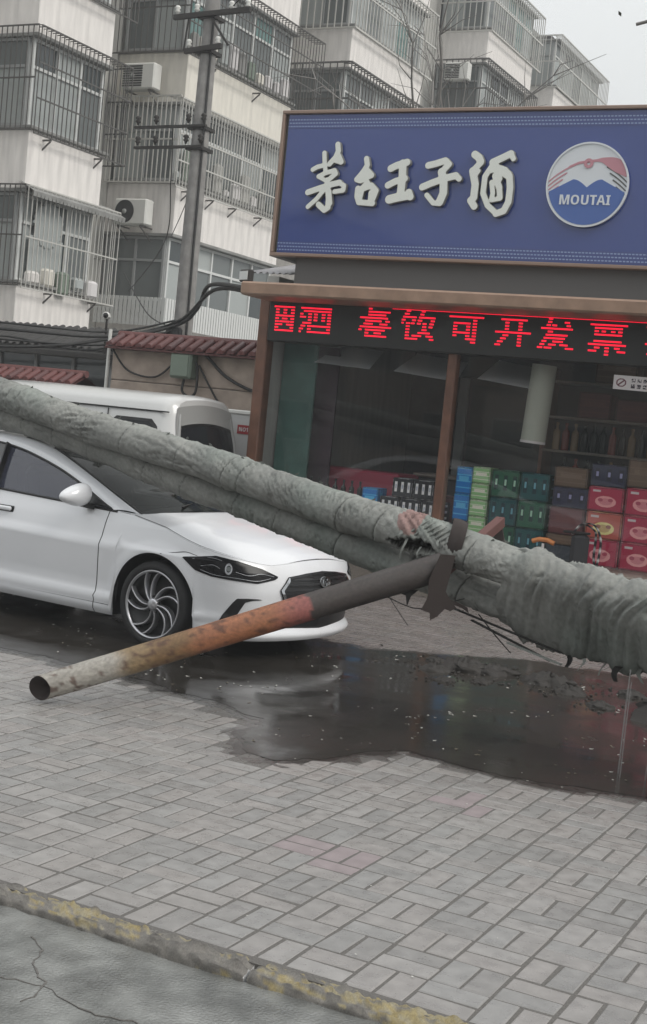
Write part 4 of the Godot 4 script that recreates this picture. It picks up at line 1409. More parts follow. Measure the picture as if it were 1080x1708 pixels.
	for r in 3:
		carton("drink_box", Vector3(-5.08, y0 + r * 0.28, z + 0.02), Vector3(0.17, 0.277, 0.26), dark if r == 0 else blue, ["navy box at the foot of the bright blue ones", "bright blue box on the navy box, right of the brown post", "bright blue box on top, right of the brown post"][r], "boxes beside the brown post")
	# left bay: dark bottle rack, milk packs, a bright blue box, a red cloth-covered table
	for r in 2:
		for c in 3 - r:
			carton("milk_pack", Vector3(-5.86 + c * 0.24 + r * 0.13, y0 + 0.24 + r * 0.21, -13.42), Vector3(0.225, 0.2, 0.26), milk, "white and black drink pack, %s row, %s in the left window" % [["lower", "upper"][r], ["first", "second", "third"][c]], "white drink packs left of the brown post")
	carton("drink_box", Vector3(-6.1, y0 + 0.25, -13.42), Vector3(0.18, 0.26, 0.26), blue, "single bright blue box left of the white drink packs", "")
	carton("carton", Vector3(-5.72, y0, -13.42), Vector3(1.0, 0.23, 0.28), teal, "low teal tray under the white drink packs", "")
	carton("carton", Vector3(-5.32, y0, -13.75), Vector3(0.3, 0.5, 0.28), maroon, "tall maroon carton just left of the brown post", "")
	var bm: Array = [mat("glass_dark", L(0.015, 0.02, 0.02), 0.1), mat("glass_red", L(0.22, 0.05, 0.04), 0.2), mat("glass_amber", L(0.28, 0.20, 0.12), 0.2), mat("cap_pale", L(0.55, 0.52, 0.48), 0.4)]
	var small := bottle_shape(0.03, 0.26).mesh()
	for k in 7:
		var o := obj("bottle", small, bm[0])
		o.position = Vector3(-6.85 + k * 0.1, y0 + 0.30, -13.36)
		tag(o, "small dark bottle in a row behind the left pane, " + ["leftmost", "second", "third", "fourth", "fifth", "sixth", "next to the blue box"][k], "bottle", "dark bottles in the left window")
	carton("bottle_tray", Vector3(-6.52, y0, -13.36), Vector3(0.78, 0.3, 0.22), dark, "dark tray under the row of small bottles in the left pane", "")
	var t := thing("display_table", Vector3(-6.55, 0.51, -14.1), 0, "dark table with a red cover behind the left pane", "table")
	var g := Geo.new()
	g.cbox(Vector3(0, 0.52, 0), Vector3(1.1, 0.3, 0.6), 0.02)
	obj("cover", g, mat("red_cover", L(0.40, 0.05, 0.09), 0.5), t)
	for s in [-0.48, 0.48]:
		g = Geo.new()
		g.box(Vector3(s, 0.19, 0.2), Vector3(0.06, 0.37, 0.06))
		obj("leg", g, M.wood_brown, t)
		g = Geo.new()
		g.box(Vector3(s, 0.19, -0.2), Vector3(0.06, 0.37, 0.06))
		obj("leg", g, M.wood_brown, t)
	t = thing("counter", Vector3(-5.55, 0.51, -14.6), 0, "pale shop counter with a dark front behind the left pane", "counter")
	g = Geo.new()
	g.cbox(Vector3(0, 0.33, 0), Vector3(0.9, 0.66, 0.5), 0.01)
	obj("front", g, M.shop_inside, t)
	g = Geo.new()
	g.cbox(Vector3(0, 0.68, 0), Vector3(1.0, 0.04, 0.6), 0.01)
	obj("top", g, M.ledge_stone, t)
	t = thing("display_fridge", Vector3(-5.85, 0.51, -16.2), 0, "tall dark display fridge at the back of the shop with a pale edge", "fridge")
	g = Geo.new()
	g.cbox(Vector3(0.3, 0.95, 0), Vector3(1.3, 1.9, 0.6), 0.02)
	obj("body", g, M.black_plastic, t)
	g = Geo.new()
	g.cbox(Vector3(-0.3, 0.95, 0.31), Vector3(0.12, 1.86, 0.04), 0.01)
	obj("edge", g, M.pane_pale, t)
	g = Geo.new()
	g.box(Vector3(0.34, 0.95, 0.315), Vector3(1.05, 1.7, 0.02))
	obj("door", g, M.pane, t)
	# wall shelf with bottles
	var sh := thing("wall_shelf", Vector3(-3.4, 0.51, -14.7), 0, "long shelf unit of liquor at the right, above the pink cartons", "shelf")
	for y in [0.72, 1.1, 1.47, 1.86]:
		g = Geo.new()
		g.cbox(Vector3(0, y, 0), Vector3(2.5, 0.028, 0.36), 0.004)
		obj("board", g, M.ledge_stone, sh)
	for s in [-1.25, 1.25]:
		g = Geo.new()
		g.box(Vector3(s, 1.0, 0), Vector3(0.04, 2.0, 0.36))
		obj("side", g, M.wood_brown, sh)
	g = Geo.new()
	g.box(Vector3(0, 1.0, -0.2), Vector3(2.5, 2.0, 0.02))
	obj("back", g, M.shop_inside, sh)
	var tall := bottle_shape(0.042, 0.30).mesh()
	for k in 20:
		var o := obj("liquor_bottle", tall, bm[[2, 1, 2, 0, 0, 0, 1, 0, 2, 0][k % 10]])
		o.position = Vector3(-4.52 + k * 0.105, 0.51 + 1.115, -14.62)
		tag(o, "%s liquor bottle on the middle shelf behind the right pane" % ("pale-capped" if k < 3 else "dim"), "bottle", "bottles on the middle shelf")
	for k in 16:
		var o := obj("liquor_bottle", tall, bm[[0, 1, 0, 0, 2][k % 5]])
		o.position = Vector3(-4.4 + k * 0.13, 0.51 + 0.735, -14.62)
		tag(o, "dim liquor bottle on the low shelf just above the stacked cartons", "bottle", "bottles on the low shelf")
	for k in 4:
		carton("shelf_carton", Vector3(-4.1 + k * 0.42, 0.51 + 1.485, -14.64), Vector3(0.36, 0.28 - 0.05 * (k % 2), 0.28), [maroon, maroon, dark, blue][k], "carton on the shelf above the bottles, " + ["leftmost, dull red", "second, dull red", "third, navy", "rightmost, blue"][k], "cartons on the upper shelf")
	for k in 3:
		carton("shelf_carton", Vector3(-3.9 + k * 0.55, 0.51 + 1.875, -14.64), Vector3(0.46, 0.3, 0.28), [brown, maroon, maroon][k], "carton on the top shelf under the LED board, " + ["brown one", "plum one in the middle", "plum one behind the sticker"][k], "cartons on the top shelf")
	# pale roll hanging behind the glass
	g = Geo.new()
	g.tube([Vector3(-4.36, 1.68, -13.32), Vector3(-4.32, 2.46, -13.32)], 0.125, 20)
	t = thing("hanging_roll", Vector3.ZERO, 0, "pale green hanging cylinder behind the glass right of the brown post", "duct")
	obj("tube", g, mat("roll", L(0.40, 0.42, 0.36), 0.6), t)
	g = Geo.new()
	g.tube([Vector3(-4.362, 1.665, -13.32), Vector3(-4.361, 1.69, -13.32)], 0.128, 20)
	obj("rim", g, M.paper, t)
	# printed sticker on the pane
	var im := Image.create(160, 40, false, Image.FORMAT_RGBA8)
	im.fill(Color(0.85, 0.83, 0.83))
	for x in 160:
		for y in 40:
			var c := Vector2(x - 18, y - 20).length()
			if (c > 9 and c < 12) or (absf((x - 18) + (y - 20)) < 3 and c < 9): im.set_pixel(x, y, Color(0.4, 0.2, 0.25))
			if x > 36 and (x % 14) < 9 and ((y > 6 and y < 17) or (y > 22 and y < 34)) and (hash(x / 2 * 131 + y / 2 * 17) % 5) < 3: im.set_pixel(x, y, Color(0.2, 0.16, 0.2))
	g = Geo.new()
	g.quad(Vector3(-3.515, 2.262, -12.994), Vector3(-2.85, 2.255, -12.994), Vector3(-2.85, 2.392, -12.994), Vector3(-3.515, 2.398, -12.994))
	tag(obj("window_sticker", g, mat("sticker_print", Color.WHITE, 0.4, {"tex": ImageTexture.create_from_image(im)})), "white printed sticker with a round icon on the right pane", "sticker")
	# backpack on the ledge
	var bp := thing("backpack", Vector3(-3.6, 0.508, -12.84), 0.2, "black backpack with striped straps standing on the shop ledge", "backpack")
	g = Geo.new()
	g.cbox(Vector3(-0.02, 0.17, 0), Vector3(0.17, 0.34, 0.13), 0.04)
	obj("body", g, M.seat_cloth, bp)
	g = Geo.new()
	g.cbox(Vector3(-0.06, 0.345, 0.01), Vector3(0.26, 0.022, 0.1), 0.008)
	obj("flap", g, M.black_plastic, bp)
	for s in [0.0, 0.05]:
		g = Geo.new()
		var pts := curve([Vector3(-0.1, 0.33, 0.03 - s), Vector3(-0.02, 0.43, 0.02 - s), Vector3(0.1, 0.43 - s, -s), Vector3(0.17 - s, 0.3, -s), Vector3(0.17 - s, 0.12, 0.02 - s), Vector3(0.15, 0.02, 0.02)], 5)
		var rows := []
		var cc := []
		for i in pts.size():
			var row := PackedVector3Array()
			var cr := []
			for j in 6:
				var a := TAU * j / 6
				row.append(pts[i] + Vector3(cos(a) * 0.012, sin(a) * 0.01, sin(a) * 0.026))
				cr.append(Color(0.6, 0.59, 0.59) if i % 3 == 0 else Color(0.015, 0.015, 0.016))
			rows.append(row)
			cc.append(cr)
		g.grid(rows, true, false, cc)
		obj("strap", g, mat("strap_stripes", Color.WHITE, 0.7, {"vc": true}), bp)
	var st := thing("orange_valve", Vector3(-3.98, 0.508, -12.82), 0, "small orange T-shaped handle standing on the shop ledge", "handle")
	g = Geo.new()
	g.tube([Vector3(0, 0, 0), Vector3(0, 0.2, 0)], 0.014, 8)
	obj("stem", g, M.paper, st)
	g = Geo.new()
	g.tube([Vector3(-0.11, 0.21, 0), Vector3(-0.04, 0.235, 0), Vector3(0.04, 0.235, 0), Vector3(0.11, 0.21, 0)], 0.024, 10)
	obj("grip", g, M.orange, st)

# ------------------------------------------------------------------ van behind the car
func build_van() -> void:
	var o := thing("parked_van", Vector3(-7.62, 0, -12.42), 0, "silvery white van parked behind the car with its dark rear window towards the shop", "van")
	var prof := [Vector2(0.60, 0.26), Vector2(0.70, 0.32), Vector2(0.735, 0.55), Vector2(0.74, 0.85), Vector2(0.725, 1.08), Vector2(0.70, 1.3), Vector2(0.655, 1.58), Vector2(0.63, 1.68), Vector2(0.59, 1.745), Vector2(0.50, 1.785), Vector2(0.3, 1.805), Vector2(0.0, 1.815)]
	var ring := []
	for p in prof: ring.append(p)
	for k in range(prof.size() - 2, -1, -1): ring.append(Vector2(-prof[k].x, prof[k].y))
	var rows := []
	var xs := [-3.5, -3.42, -3.2, -2.9, -2.4, -1.6, -0.8, -0.35, -0.15, -0.06, -0.02, 0.0]
	for i in xs.size():
		var row := PackedVector3Array()
		var x: float = xs[i]
		for p in ring:
			var round_in: float = 0.11 * pow(clampf((x + 0.15) / 0.15, 0, 1), 2.2)
			var nose: float = 0.75 * clampf((-x - 2.4) / 1.1, 0, 1) * clampf((p.y - 0.8) / 1.0, 0, 1)
			var z: float = p.x - signf(p.x) * minf(absf(p.x), round_in)
			var y: float = p.y - round_in * 0.35 * smoothstep(1.5, 1.8, p.y) - nose * 0.9
			row.append(Vector3(x - 0.1 * smoothstep(0.95, 1.8, p.y) * smoothstep(-1.0, 0.0, x), y, z))
		rows.append(row)
	var g := Geo.new()
	g.grid(rows, false, true)
	g.fan(rows[-1], true)
	g.fan(rows[0], false)
	obj("body", g, M.van_white, o)
	# hole-free glazing set into the sides and the tail, each a pane with its own rubber
	var side := func(x: float, y: float, lift: float) -> Vector3:
		var w := 0.0
		for k in prof.size() - 1:
			if y >= prof[k].y and y <= prof[k + 1].y:
				w = lerpf(prof[k].x, prof[k + 1].x, (y - prof[k].y) / (prof[k + 1].y - prof[k].y))
		return Vector3(x, y, w + lift)
	for w in [[-0.82, -0.24], [-1.75, -0.92], [-2.55, -1.9]]:
		for l in 2:
			g = Geo.new()
			var e := 0.03 * (1 - l)
			var P := []
			for i in 9:
				var row := PackedVector3Array()
				for j in 7:
					var y := lerpf(1.13 - e, 1.5 + e, j / 6.0)
					var cut := 0.1 * pow(absf(j - 3.0) / 3.0, 4)
					row.append(side.call(lerpf(w[0] - e + cut, w[1] + e - cut, i / 8.0), y, 0.004 + 0.003 * l))
				P.append(row)
			g.grid(P, false, true)
			obj("window_rubber" if l == 0 else "side_window", g, M.car_black if l == 0 else M.van_glass, o)
	var back := func(y: float, z: float, lift: float) -> Vector3:
		return Vector3(lift - 0.1 * smoothstep(0.95, 1.8, y), y, z)
	for l in 3:
		g = Geo.new()
		var P := []
		var lo: float = [0.92, 0.96, 1.0][l]
		var hi: float = [1.72, 1.53, 1.5][l]
		var wd: float = [0.62, 0.59, 0.56][l]
		for i in 11:
			var row := PackedVector3Array()
			for j in 9:
				var q := (i - 5) / 5.0
				var y := lerpf(lo, hi - 0.05 * q * q, j / 8.0)
				row.append(back.call(y, q * (wd - 0.07 * (y - lo)) * (1.0 - 0.06 * pow(absf(j - 4.0) / 4.0, 4)), 0.004 + 0.004 * l + 0.02 * (1 - q * q)))
			P.append(row)
		g.grid(P, false, false)
		obj(["tailgate", "window_rubber", "rear_window"][l], g, [M.van_grey, M.car_black, M.van_glass][l], o)
	g = Geo.new()
	g.bar(Vector3(-3.0, 1.615, 0.662), Vector3(-0.12, 1.615, 0.652), 0.02, 0.014)
	obj("roof_gutter", g, M.car_black, o)
	g = Geo.new()
	g.bar(Vector3(-0.86, 0.4, 0.745), Vector3(-0.86, 1.6, 0.668), 0.008, 0.01)
	obj("door_seam", g, M.car_black, o)
	for s in [-1.0, 1.0]:
		g = Geo.new()
		g.cbox(Vector3(-0.02, 0.95, s * 0.62), Vector3(0.06, 0.4, 0.09), 0.02)
		obj("tail_lamp", g, M.lamp_red, o)
		g = Geo.new()
		g.tube([Vector3(0.0, 1.02, s * 0.57), Vector3(-0.03, 1.3, s * 0.565), Vector3(-0.08, 1.6, s * 0.5)], 0.022, 8)
		obj("tail_pillar", g, M.van_grey, o)
	g = Geo.new()
	g.cbox(Vector3(0.02, 0.42, 0), Vector3(0.12, 0.2, 1.36), 0.04)
	obj("bumper", g, M.grey_plastic, o)
	for x in [-0.65, -2.75]:
		for s in [-1.0, 1.0]:
			wheel(o, Vector3(x, 0.27, s * 0.66), s, 0.27, false)

func wheel(parent: Node3D, at: Vector3, side: float, r: float, fancy: bool) -> void:
	var k := r / 0.283
	var t := Transform3D(Basis(Vector3.RIGHT, Vector3.UP, Vector3.BACK) if side > 0 else Basis(Vector3.LEFT, Vector3.UP, Vector3.FORWARD), Vector3.ZERO)
	var g := Geo.new()
	g.lathe([Vector2(0.19 * k, -0.1), Vector2(0.283 * k, -0.1), Vector2(0.284 * k, 0.02), Vector2(0.2825 * k, 0.05), Vector2(0.276 * k, 0.078), Vector2(0.262 * k, 0.093), Vector2(0.245 * k, 0.098), Vector2(0.23 * k, 0.094), Vector2(0.222 * k, 0.084), Vector2(0.2 * k, 0.06)], 56, t)
	var w := obj("wheel", g, M.tyre, parent)
	w.position = at
	g = Geo.new()
	g.lathe([Vector2(0.223 * k, 0.08), Vector2(0.224 * k, 0.089), Vector2(0.217 * k, 0.092), Vector2(0.211 * k, 0.088), Vector2(0.207 * k, 0.078)], 56, t)
	obj("rim", g, M.alloy if fancy else M.grey_plastic, w)
	g = Geo.new()
	g.lathe([Vector2(0.207 * k, 0.078), Vector2(0.2 * k, 0.03), Vector2(0.12 * k, 0.012), Vector2(0.001, 0.012)], 32, t)
	obj("brake_disc", g, M.car_black, w)
	if not fancy:
		g = Geo.new()
		g.lathe([Vector2(0.15 * k, 0.03), Vector2(0.12 * k, 0.06), Vector2(0.05, 0.065), Vector2(0.0, 0.06)], 24, t)
		obj("hub_cap", g, M.grey_plastic, w)
		return
	for s in 10:
		g = Geo.new()
		var rows := []
		for i in 9:
			var f := i / 8.0
			var rr := lerpf(0.034, 0.213, f) * k
			var a := TAU * s / 10 - 0.62 * pow(f, 1.5) + (0.16 if s % 2 else 0.0)
			var wd := lerpf(0.007, 0.0115, f)
			var d := Vector3(cos(a), sin(a), 0)
			var q := Vector3(-sin(a), cos(a), 0)
			var zt := 0.082 - 0.012 * sin(f * PI)
			rows.append(PackedVector3Array([t * (d * rr - q * (wd * 1.5) + Vector3(0, 0, zt - 0.035)), t * (d * rr - q * wd + Vector3(0, 0, zt)), t * (d * rr + q * wd * 0.2 + Vector3(0, 0, zt + 0.002)), t * (d * rr + q * (wd * 0.55) + Vector3(0, 0, zt - 0.006)), t * (d * rr + q * wd + Vector3(0, 0, zt - 0.04))]))
		g.grid(rows, false, false)
		obj("spoke", g, M.alloy, w)
	g = Geo.new()
	g.lathe([Vector2(0.05, 0.05), Vector2(0.044, 0.082), Vector2(0.03, 0.088), Vector2(0.001, 0.09)], 20, t)
	obj("hub_cap", g, M.alloy, w)
	for s in 5:
		g = Geo.new()
		var a := TAU * s / 5 + 0.3
		g.lathe([Vector2(0.007, 0.07), Vector2(0.007, 0.084), Vector2(0.0, 0.086)], 6, t * Transform3D(Basis(), Vector3(cos(a), sin(a), 0) * 0.058))
		obj("wheel_bolt", g, M.car_black, w)

# ------------------------------------------------------------------ the car under the pipes
var plan := []          # half outline from tail centre round the near side to the nose: Vector2(along, across)
var plan_d := []
const AX := 0.302
func plan_at(t: float) -> Array:      # [point, outward normal]
	var total: float = plan_d[-1]
	var m := false
	if t > total:
		t = 2 * total - t
		m = true
	var lo := 0
	var hi := plan.size() - 2
	while lo < hi:
		var mid := (lo + hi + 1) / 2
		if plan_d[mid] <= t: lo = mid
		else: hi = mid - 1
	var f := clampf((t - plan_d[lo]) / (plan_d[lo + 1] - plan_d[lo]), 0, 1)
	var p: Vector2 = (plan[lo] as Vector2).lerp(plan[lo + 1], f)
	var d0: Vector2 = plan[mini(lo + 1, plan.size() - 1)] - plan[maxi(lo - 1, 0)]
	var d1: Vector2 = plan[mini(lo + 2, plan.size() - 1)] - plan[lo]
	var d := d0.lerp(d1, f).normalized()
	var n := Vector2(-d.y, d.x)
	if m:
		p.y = -p.y
		n.y = -n.y
	return [p, n]

const SIDE_OFF := [0.12, -0.08, 0.16, -0.05, 0.19, -0.02, 0.23, -0.012, 0.245, -0.022, 0.285, 0.0, 0.315, -0.022, 0.38, -0.024, 0.46, -0.014, 0.54, -0.004, 0.60, 0.003, 0.67, 0.012, 0.692, -0.010, 0.75, -0.022, 0.82, -0.038, 0.88, -0.062, 0.96, -0.085]
const NOSE_OFF := [0.12, -0.06, 0.145, -0.004, 0.175, 0.012, 0.20, 0.004, 0.225, -0.03, 0.30, -0.018, 0.40, -0.004, 0.47, 0.0, 0.54, -0.008, 0.60, -0.026, 0.65, -0.05, 0.70, -0.085, 0.78, -0.14]
const TAIL_OFF := [0.12, -0.08, 0.2, -0.01, 0.4, 0.0, 0.55, 0.0, 0.62, -0.03, 0.75, -0.03, 0.88, -0.06, 0.95, -0.1]
func skirt(t: float, y: float, lift := 0.0) -> Vector3:
	var q := plan_at(t)
	var p: Vector2 = q[0]
	var off := table(y, SIDE_OFF)
	off = lerpf(off, table(y, NOSE_OFF), smoothstep(0.28, 0.7, p.x))
	off = lerpf(off, table(y, TAIL_OFF), smoothstep(-2.9, -3.35, p.x))
	# flared lips round the wheels
	for c in [-0.03, -2.54]:
		var r := Vector2(p.x - c, y - AX).length()
		off += 0.014 * smoothstep(0.09, 0.0, absf(r - 0.367)) * smoothstep(0.15, 0.3, y)
	p += (q[1] as Vector2) * (off + lift)
	return Vector3(p.x, y, p.y)

func y_low(s: float) -> float:
	var y := 0.165
	if s > 0.3: y = lerpf(0.165, 0.14, smoothstep(0.3, 0.6, s))
	for c in [-0.03, -2.54]:
		var d := absf(s - c)
		if d < 0.357: y = maxf(y, AX + sqrt(0.357 * 0.357 - d * d))
	return y

func y_top(s: float) -> float:
	return table(s, [-3.47, 0.90, -3.2, 0.95, -2.8, 0.965, -2.4, 0.955, -1.6, 0.93, -0.5, 0.896, -0.33, 0.888, 0.0, 0.835, 0.21, 0.775, 0.44, 0.722, 0.58, 0.69, 0.68, 0.664, 0.72, 0.655, 0.77, 0.668, 0.815, 0.692])

func t_of(s: float) -> float:       # on the near side, by distance along the car
	for k in plan.size() - 1:
		if plan[k].x <= s and plan[k + 1].x >= s and plan[k].y > 0.3:
			return lerpf(plan_d[k], plan_d[k + 1], (s - plan[k].x) / maxf(1e-6, plan[k + 1].x - plan[k].x))
	return plan_d[-1]

func poly_f(poly: Array, p: Vector2) -> float:
	var P := PackedVector2Array(poly)
	var d := 9.0
	for k in P.size():
		d = minf(d, p.distance_to(Geometry2D.get_closest_point_to_segment(p, P[k], P[(k + 1) % P.size()])))
	return d if Geometry2D.is_point_in_polygon(p, P) else -d

func wrap_patch(f: Callable, lo: Vector2, hi: Vector2, cell: float, lift: float, depth := 0.0) -> Geo:
	var g := Geo.new()
	g.region(f, lo, hi, cell, depth)
	for i in g.v.size():
		var q := g.v[i]
		var a := skirt(q.x, q.y, lift + q.z)
		if absf(g.n[i].z) > 0.5:
			g.n[i] = (skirt(q.x + 0.004, q.y, lift + q.z) - skirt(q.x - 0.004, q.y, lift + q.z)).cross(skirt(q.x, q.y + 0.004, lift + q.z) - skirt(q.x, q.y - 0.004, lift + q.z)).normalized()
		else:
			g.n[i] = (skirt(q.x, q.y, 0.01) - skirt(q.x, q.y)).normalized()
		g.v[i] = a
	return g

func mirrored(g: Geo) -> Geo:
	var h := Geo.new()
	h.v = g.v.duplicate(); h.n = g.n.duplicate(); h.uv = g.uv; h.c = g.c
	h.ix = g.ix.duplicate()
	for i in h.v.size():
		h.v[i].z = -h.v[i].z
		h.n[i].z = -h.n[i].z
	for k in range(0, h.ix.size(), 3):
		var w := h.ix[k + 1]
		h.ix[k + 1] = h.ix[k + 2]
		h.ix[k + 2] = w
	return h

func both(called: String, g: Geo, m: Material, o: Node) -> MeshInstance3D:
	var a := obj(called, g, m, o)
	obj(called, mirrored(g), m, o)
	return a

func build_car() -> void:
	var half: Array = []
	for p in [[-3.47, 0.0], [-3.46, 0.3], [-3.41, 0.55], [-3.29, 0.72], [-3.05, 0.81], [-2.5, 0.855], [-1.3, 0.865], [-0.6, 0.863], [-0.2, 0.86], [0.25, 0.86], [0.40, 0.835], [0.52, 0.77], [0.62, 0.67], [0.70, 0.54], [0.76, 0.38], [0.80, 0.2], [0.815, 0.0]]:
		half.append(Vector2(p[0], p[1]))
	plan = curve(half, 12)
	var d := 0.0
	for k in plan.size():
		if k: d += (plan[k] as Vector2).distance_to(plan[k - 1])
		plan_d.append(d)
	var t0 := t_of(-0.2)
	var tc: float = plan_d[-1]
	var o := thing("white_sedan", Vector3(-5.03, 0, -8.68), deg_to_rad(-6.0), "white sedan with a pair of fallen wrapped pipes lying across its roof and bonnet", "car")
	# outer panels, split where the doors part from the wings
	var cuts := [[0.0, -2.36, "rear_wing"], [-2.352, -1.722, "rear_door"], [-1.714, -0.556, "front_door"], [-0.548, 9.0, "front_wing"]]
	for c in cuts:
		var ta := 0.0 if c[0] == 0.0 else t_of(c[0])
		var tb := tc if c[1] == 9.0 else t_of(c[1])
		var n := int((tb - ta) / 0.014) + 2
		var rows := []
		for i in n:
			var t := lerpf(ta, tb, float(i) / (n - 1))
			var s: float = plan_at(t)[0].x
			# the door's front edge leans, as the wing's does
			var row := PackedVector3Array()
			for j in 25:
				var y := lerpf(y_low(s), y_top(s), j / 24.0)
				var lean := 0.0
				if c[2] == "front_door": lean = smoothstep(-0.9, -0.556, s) * (y - 0.5) * 0.06
				if c[2] == "front_wing": lean = smoothstep(-0.2, -0.548, s) * (y - 0.5) * 0.06
				row.append(skirt(t + lean, y))
			rows.append(row)
		var g := Geo.new()
		g.grid(rows, false, false)
		var part := both(c[2], g, M.car_white, o)
		if c[2].ends_with("door"):
			var hs: float = -1.54 if c[2] == "front_door" else -2.42
			if c[2] == "rear_door": hs = -2.26
			for dd in 2:
				var hg := Geo.new()
				var th := t_of(hs)
				var hp := skirt(th, 0.80, 0.02)
				if dd == 0:
					hg.cbox(hp, Vector3(0.19, 0.032, 0.025), 0.01)
				else:
					hg.cbox(skirt(th, 0.80, 0.002) + Vector3(0.02, -0.004, 0), Vector3(0.17, 0.05, 0.012), 0.005)
				obj("handle" if dd == 0 else "handle_recess", hg, M.car_white if dd == 0 else M.car_black, part)
	# dark inner shell that shows in the gaps
	var rows := []
	for i in 120:
		var t := lerpf(0, tc, i / 119.0)
		var s: float = plan_at(t)[0].x
		var row := PackedVector3Array()
		for j in 8:
			row.append(skirt(t, lerpf(y_low(s) + 0.005, y_top(s) - 0.02, j / 7.0), -0.022))
		rows.append(row)
	var g := Geo.new()
	g.grid(rows)
	both("inner_shell", g, M.car_black, o)
	# wheel wells and wheels
	for c in [-0.03, -2.54]:
		g = Geo.new()
		var P := []
		for i in 30:
			var a := lerpf(-0.35, PI + 0.35, i / 29.0)
			P.append(PackedVector3Array([Vector3(c + cos(a) * 0.36, AX + sin(a) * 0.36, 0.85), Vector3(c + cos(a) * 0.37, AX + sin(a) * 0.37, 0.5)]))
		g.grid(P, false, false)
		g.lathe([Vector2(0.372, 0.5), Vector2(0.001, 0.49)], 24, Transform3D(Basis(), Vector3(c, AX, 0)))
		both("wheel_well", g, M.car_black, o)
		wheel(o, Vector3(c, AX, 0.765), 1, 0.302, true)
		wheel(o, Vector3(c, AX, -0.765), -1, 0.302, true)
	g = Geo.new()
	g.box(Vector3(-1.45, 0.22, 0), Vector3(3.7, 0.08, 1.4))
	obj("underbody", g, M.car_black, o)
	# bonnet
	rows = []
	var edge := []
	var tb0 := t_of(-0.34)
	for i in 90:
		var t := lerpf(tb0, tc, i / 89.0)
		var s: float = plan_at(t)[0].x
		edge.append(skirt(t, y_top(s)))
	for i in edge.size():
		var e: Vector3 = edge[i]
		var yc := table(e.x, [-0.36, 0.945, -0.1, 0.915, 0.2, 0.865, 0.45, 0.81, 0.6, 0.765, 0.68, 0.728, 0.73, 0.692])
		yc = maxf(yc, e.y)
		var row := PackedVector3Array()
		for j in 33:
			var q := 1.0 - j / 16.0
			var crease := 0.010 * smoothstep(0.86, 0.70, absf(q)) * smoothstep(0.6, 0.2, e.x)
			row.append(Vector3(e.x + (0.03 * (1 - q * q) * smoothstep(0.3, -0.3, e.x) if i < 60 else 0.0), e.y + 0.0015 + (yc - e.y) * (1.0 - pow(absf(q), 2.3)) + crease * (1 - absf(q) * 0.5), e.z * q))
		rows.append(row)
	g = Geo.new()
	g.grid(rows, false, false)
	obj("bonnet", g, M.car_white, o)
	g = Geo.new()
	var line := []
	for e in edge.slice(2): line.append(e + Vector3(-0.004, 0.003, -0.012))
	g.tube(line, 0.0042, 6)
	both("bonnet_seam", g, M.car_seam, o)
	# glasshouse: roof edge, top of the side windows, belt
	var RC := curve(V([-0.30, 0.893, 0.735, -0.55, 0.990, 0.705, -0.82, 1.098, 0.672, -1.07, 1.19, 0.632, -1.33, 1.272, 0.585, -1.6, 1.318, 0.56, -1.94, 1.335, 0.55, -2.3, 1.318, 0.55, -2.6, 1.25, 0.575, -2.9, 1.12, 0.625, -3.1, 0.985, 0.69]), 6)
	var WT := curve(V([-0.50, 0.902, 0.803, -0.66, 0.965, 0.774, -0.87, 1.05, 0.742, -1.1, 1.128, 0.708, -1.36, 1.196, 0.675, -1.62, 1.248, 0.648, -1.92, 1.278, 0.63, -2.22, 1.262, 0.635, -2.46, 1.2, 0.66, -2.66, 1.1, 0.70, -2.84, 0.975, 0.765]), 6)
	rows = []
	for k in RC.size():
		var row := PackedVector3Array()
		for j in 5:
			var f := j / 4.0
			var p: Vector3 = (WT[k] as Vector3).lerp(RC[k], f)
			p += Vector3(0, 0.012, 0.012) * sin(f * PI)
			row.append(p)
		rows.append(row)
	g = Geo.new()
	g.grid(rows, false, true)
	# foot of the screen pillar and the corner behind the quarter window, down to the belt
	var foot := []
	for k in 9:
		var f := k / 8.0
		foot.append(PackedVector3Array([(RC[0] as Vector3).lerp(WT[0], f), Vector3(lerpf(-0.29, -0.5, f), lerpf(0.886, 0.896, f), lerpf(0.742, 0.806, f))]))
	g.grid(foot, false, false)
	foot = []
	for k in 9:
		var f := k / 8.0
		foot.append(PackedVector3Array([(WT[-1] as Vector3).lerp(RC[-1], f), Vector3(lerpf(-2.84, -3.2, f), 0.955, lerpf(0.785, 0.74, f))]))
	g.grid(foot, false, false)
	both("roof_rail", g, M.car_white, o)
	var windshield := []
	var roof := []
	var rear := []
	for k in RC.size():
		var e: Vector3 = RC[k]
		var row := PackedVector3Array()
		var s := e.x
		var fwd := 0.17 * smoothstep(-1.6, -0.4, s) + 0.03
		if s < -2.3: fwd = -0.12 * smoothstep(-2.3, -3.0, s)
		elif s < -1.3: fwd = 0.055 * smoothstep(-1.9, -1.3, s)
		var crown := 0.03
		if s > -0.6: crown = 0.045
		for j in 17:
			var q := 1.0 - j / 8.0
			row.append(Vector3(s + fwd * (1 - q * q), e.y + crown * (1 - q * q), e.z * q))
		if k <= 24: windshield.append(row)
		if k >= 24 and k <= 44: roof.append(row)
		if k >= 44: rear.append(row)
	g = Geo.new()
	g.grid(windshield, false, true)
	obj("windscreen", g, M.screen_glass, o)
	g = Geo.new()
	g.grid(roof, false, true)
	obj("roof", g, M.car_white, o)
	g = Geo.new()
	g.grid(rear, false, true)
	obj("rear_screen", g, M.car_glass, o)
	g = Geo.new()
	var edge_line := []
	for k in 25: edge_line.append(RC[k] + Vector3(0.008, 0.004, -0.008))
	g.tube(edge_line, 0.006, 6)
	both("screen_rubber", g, M.car_black, o)
	# boot lid
	rows = []
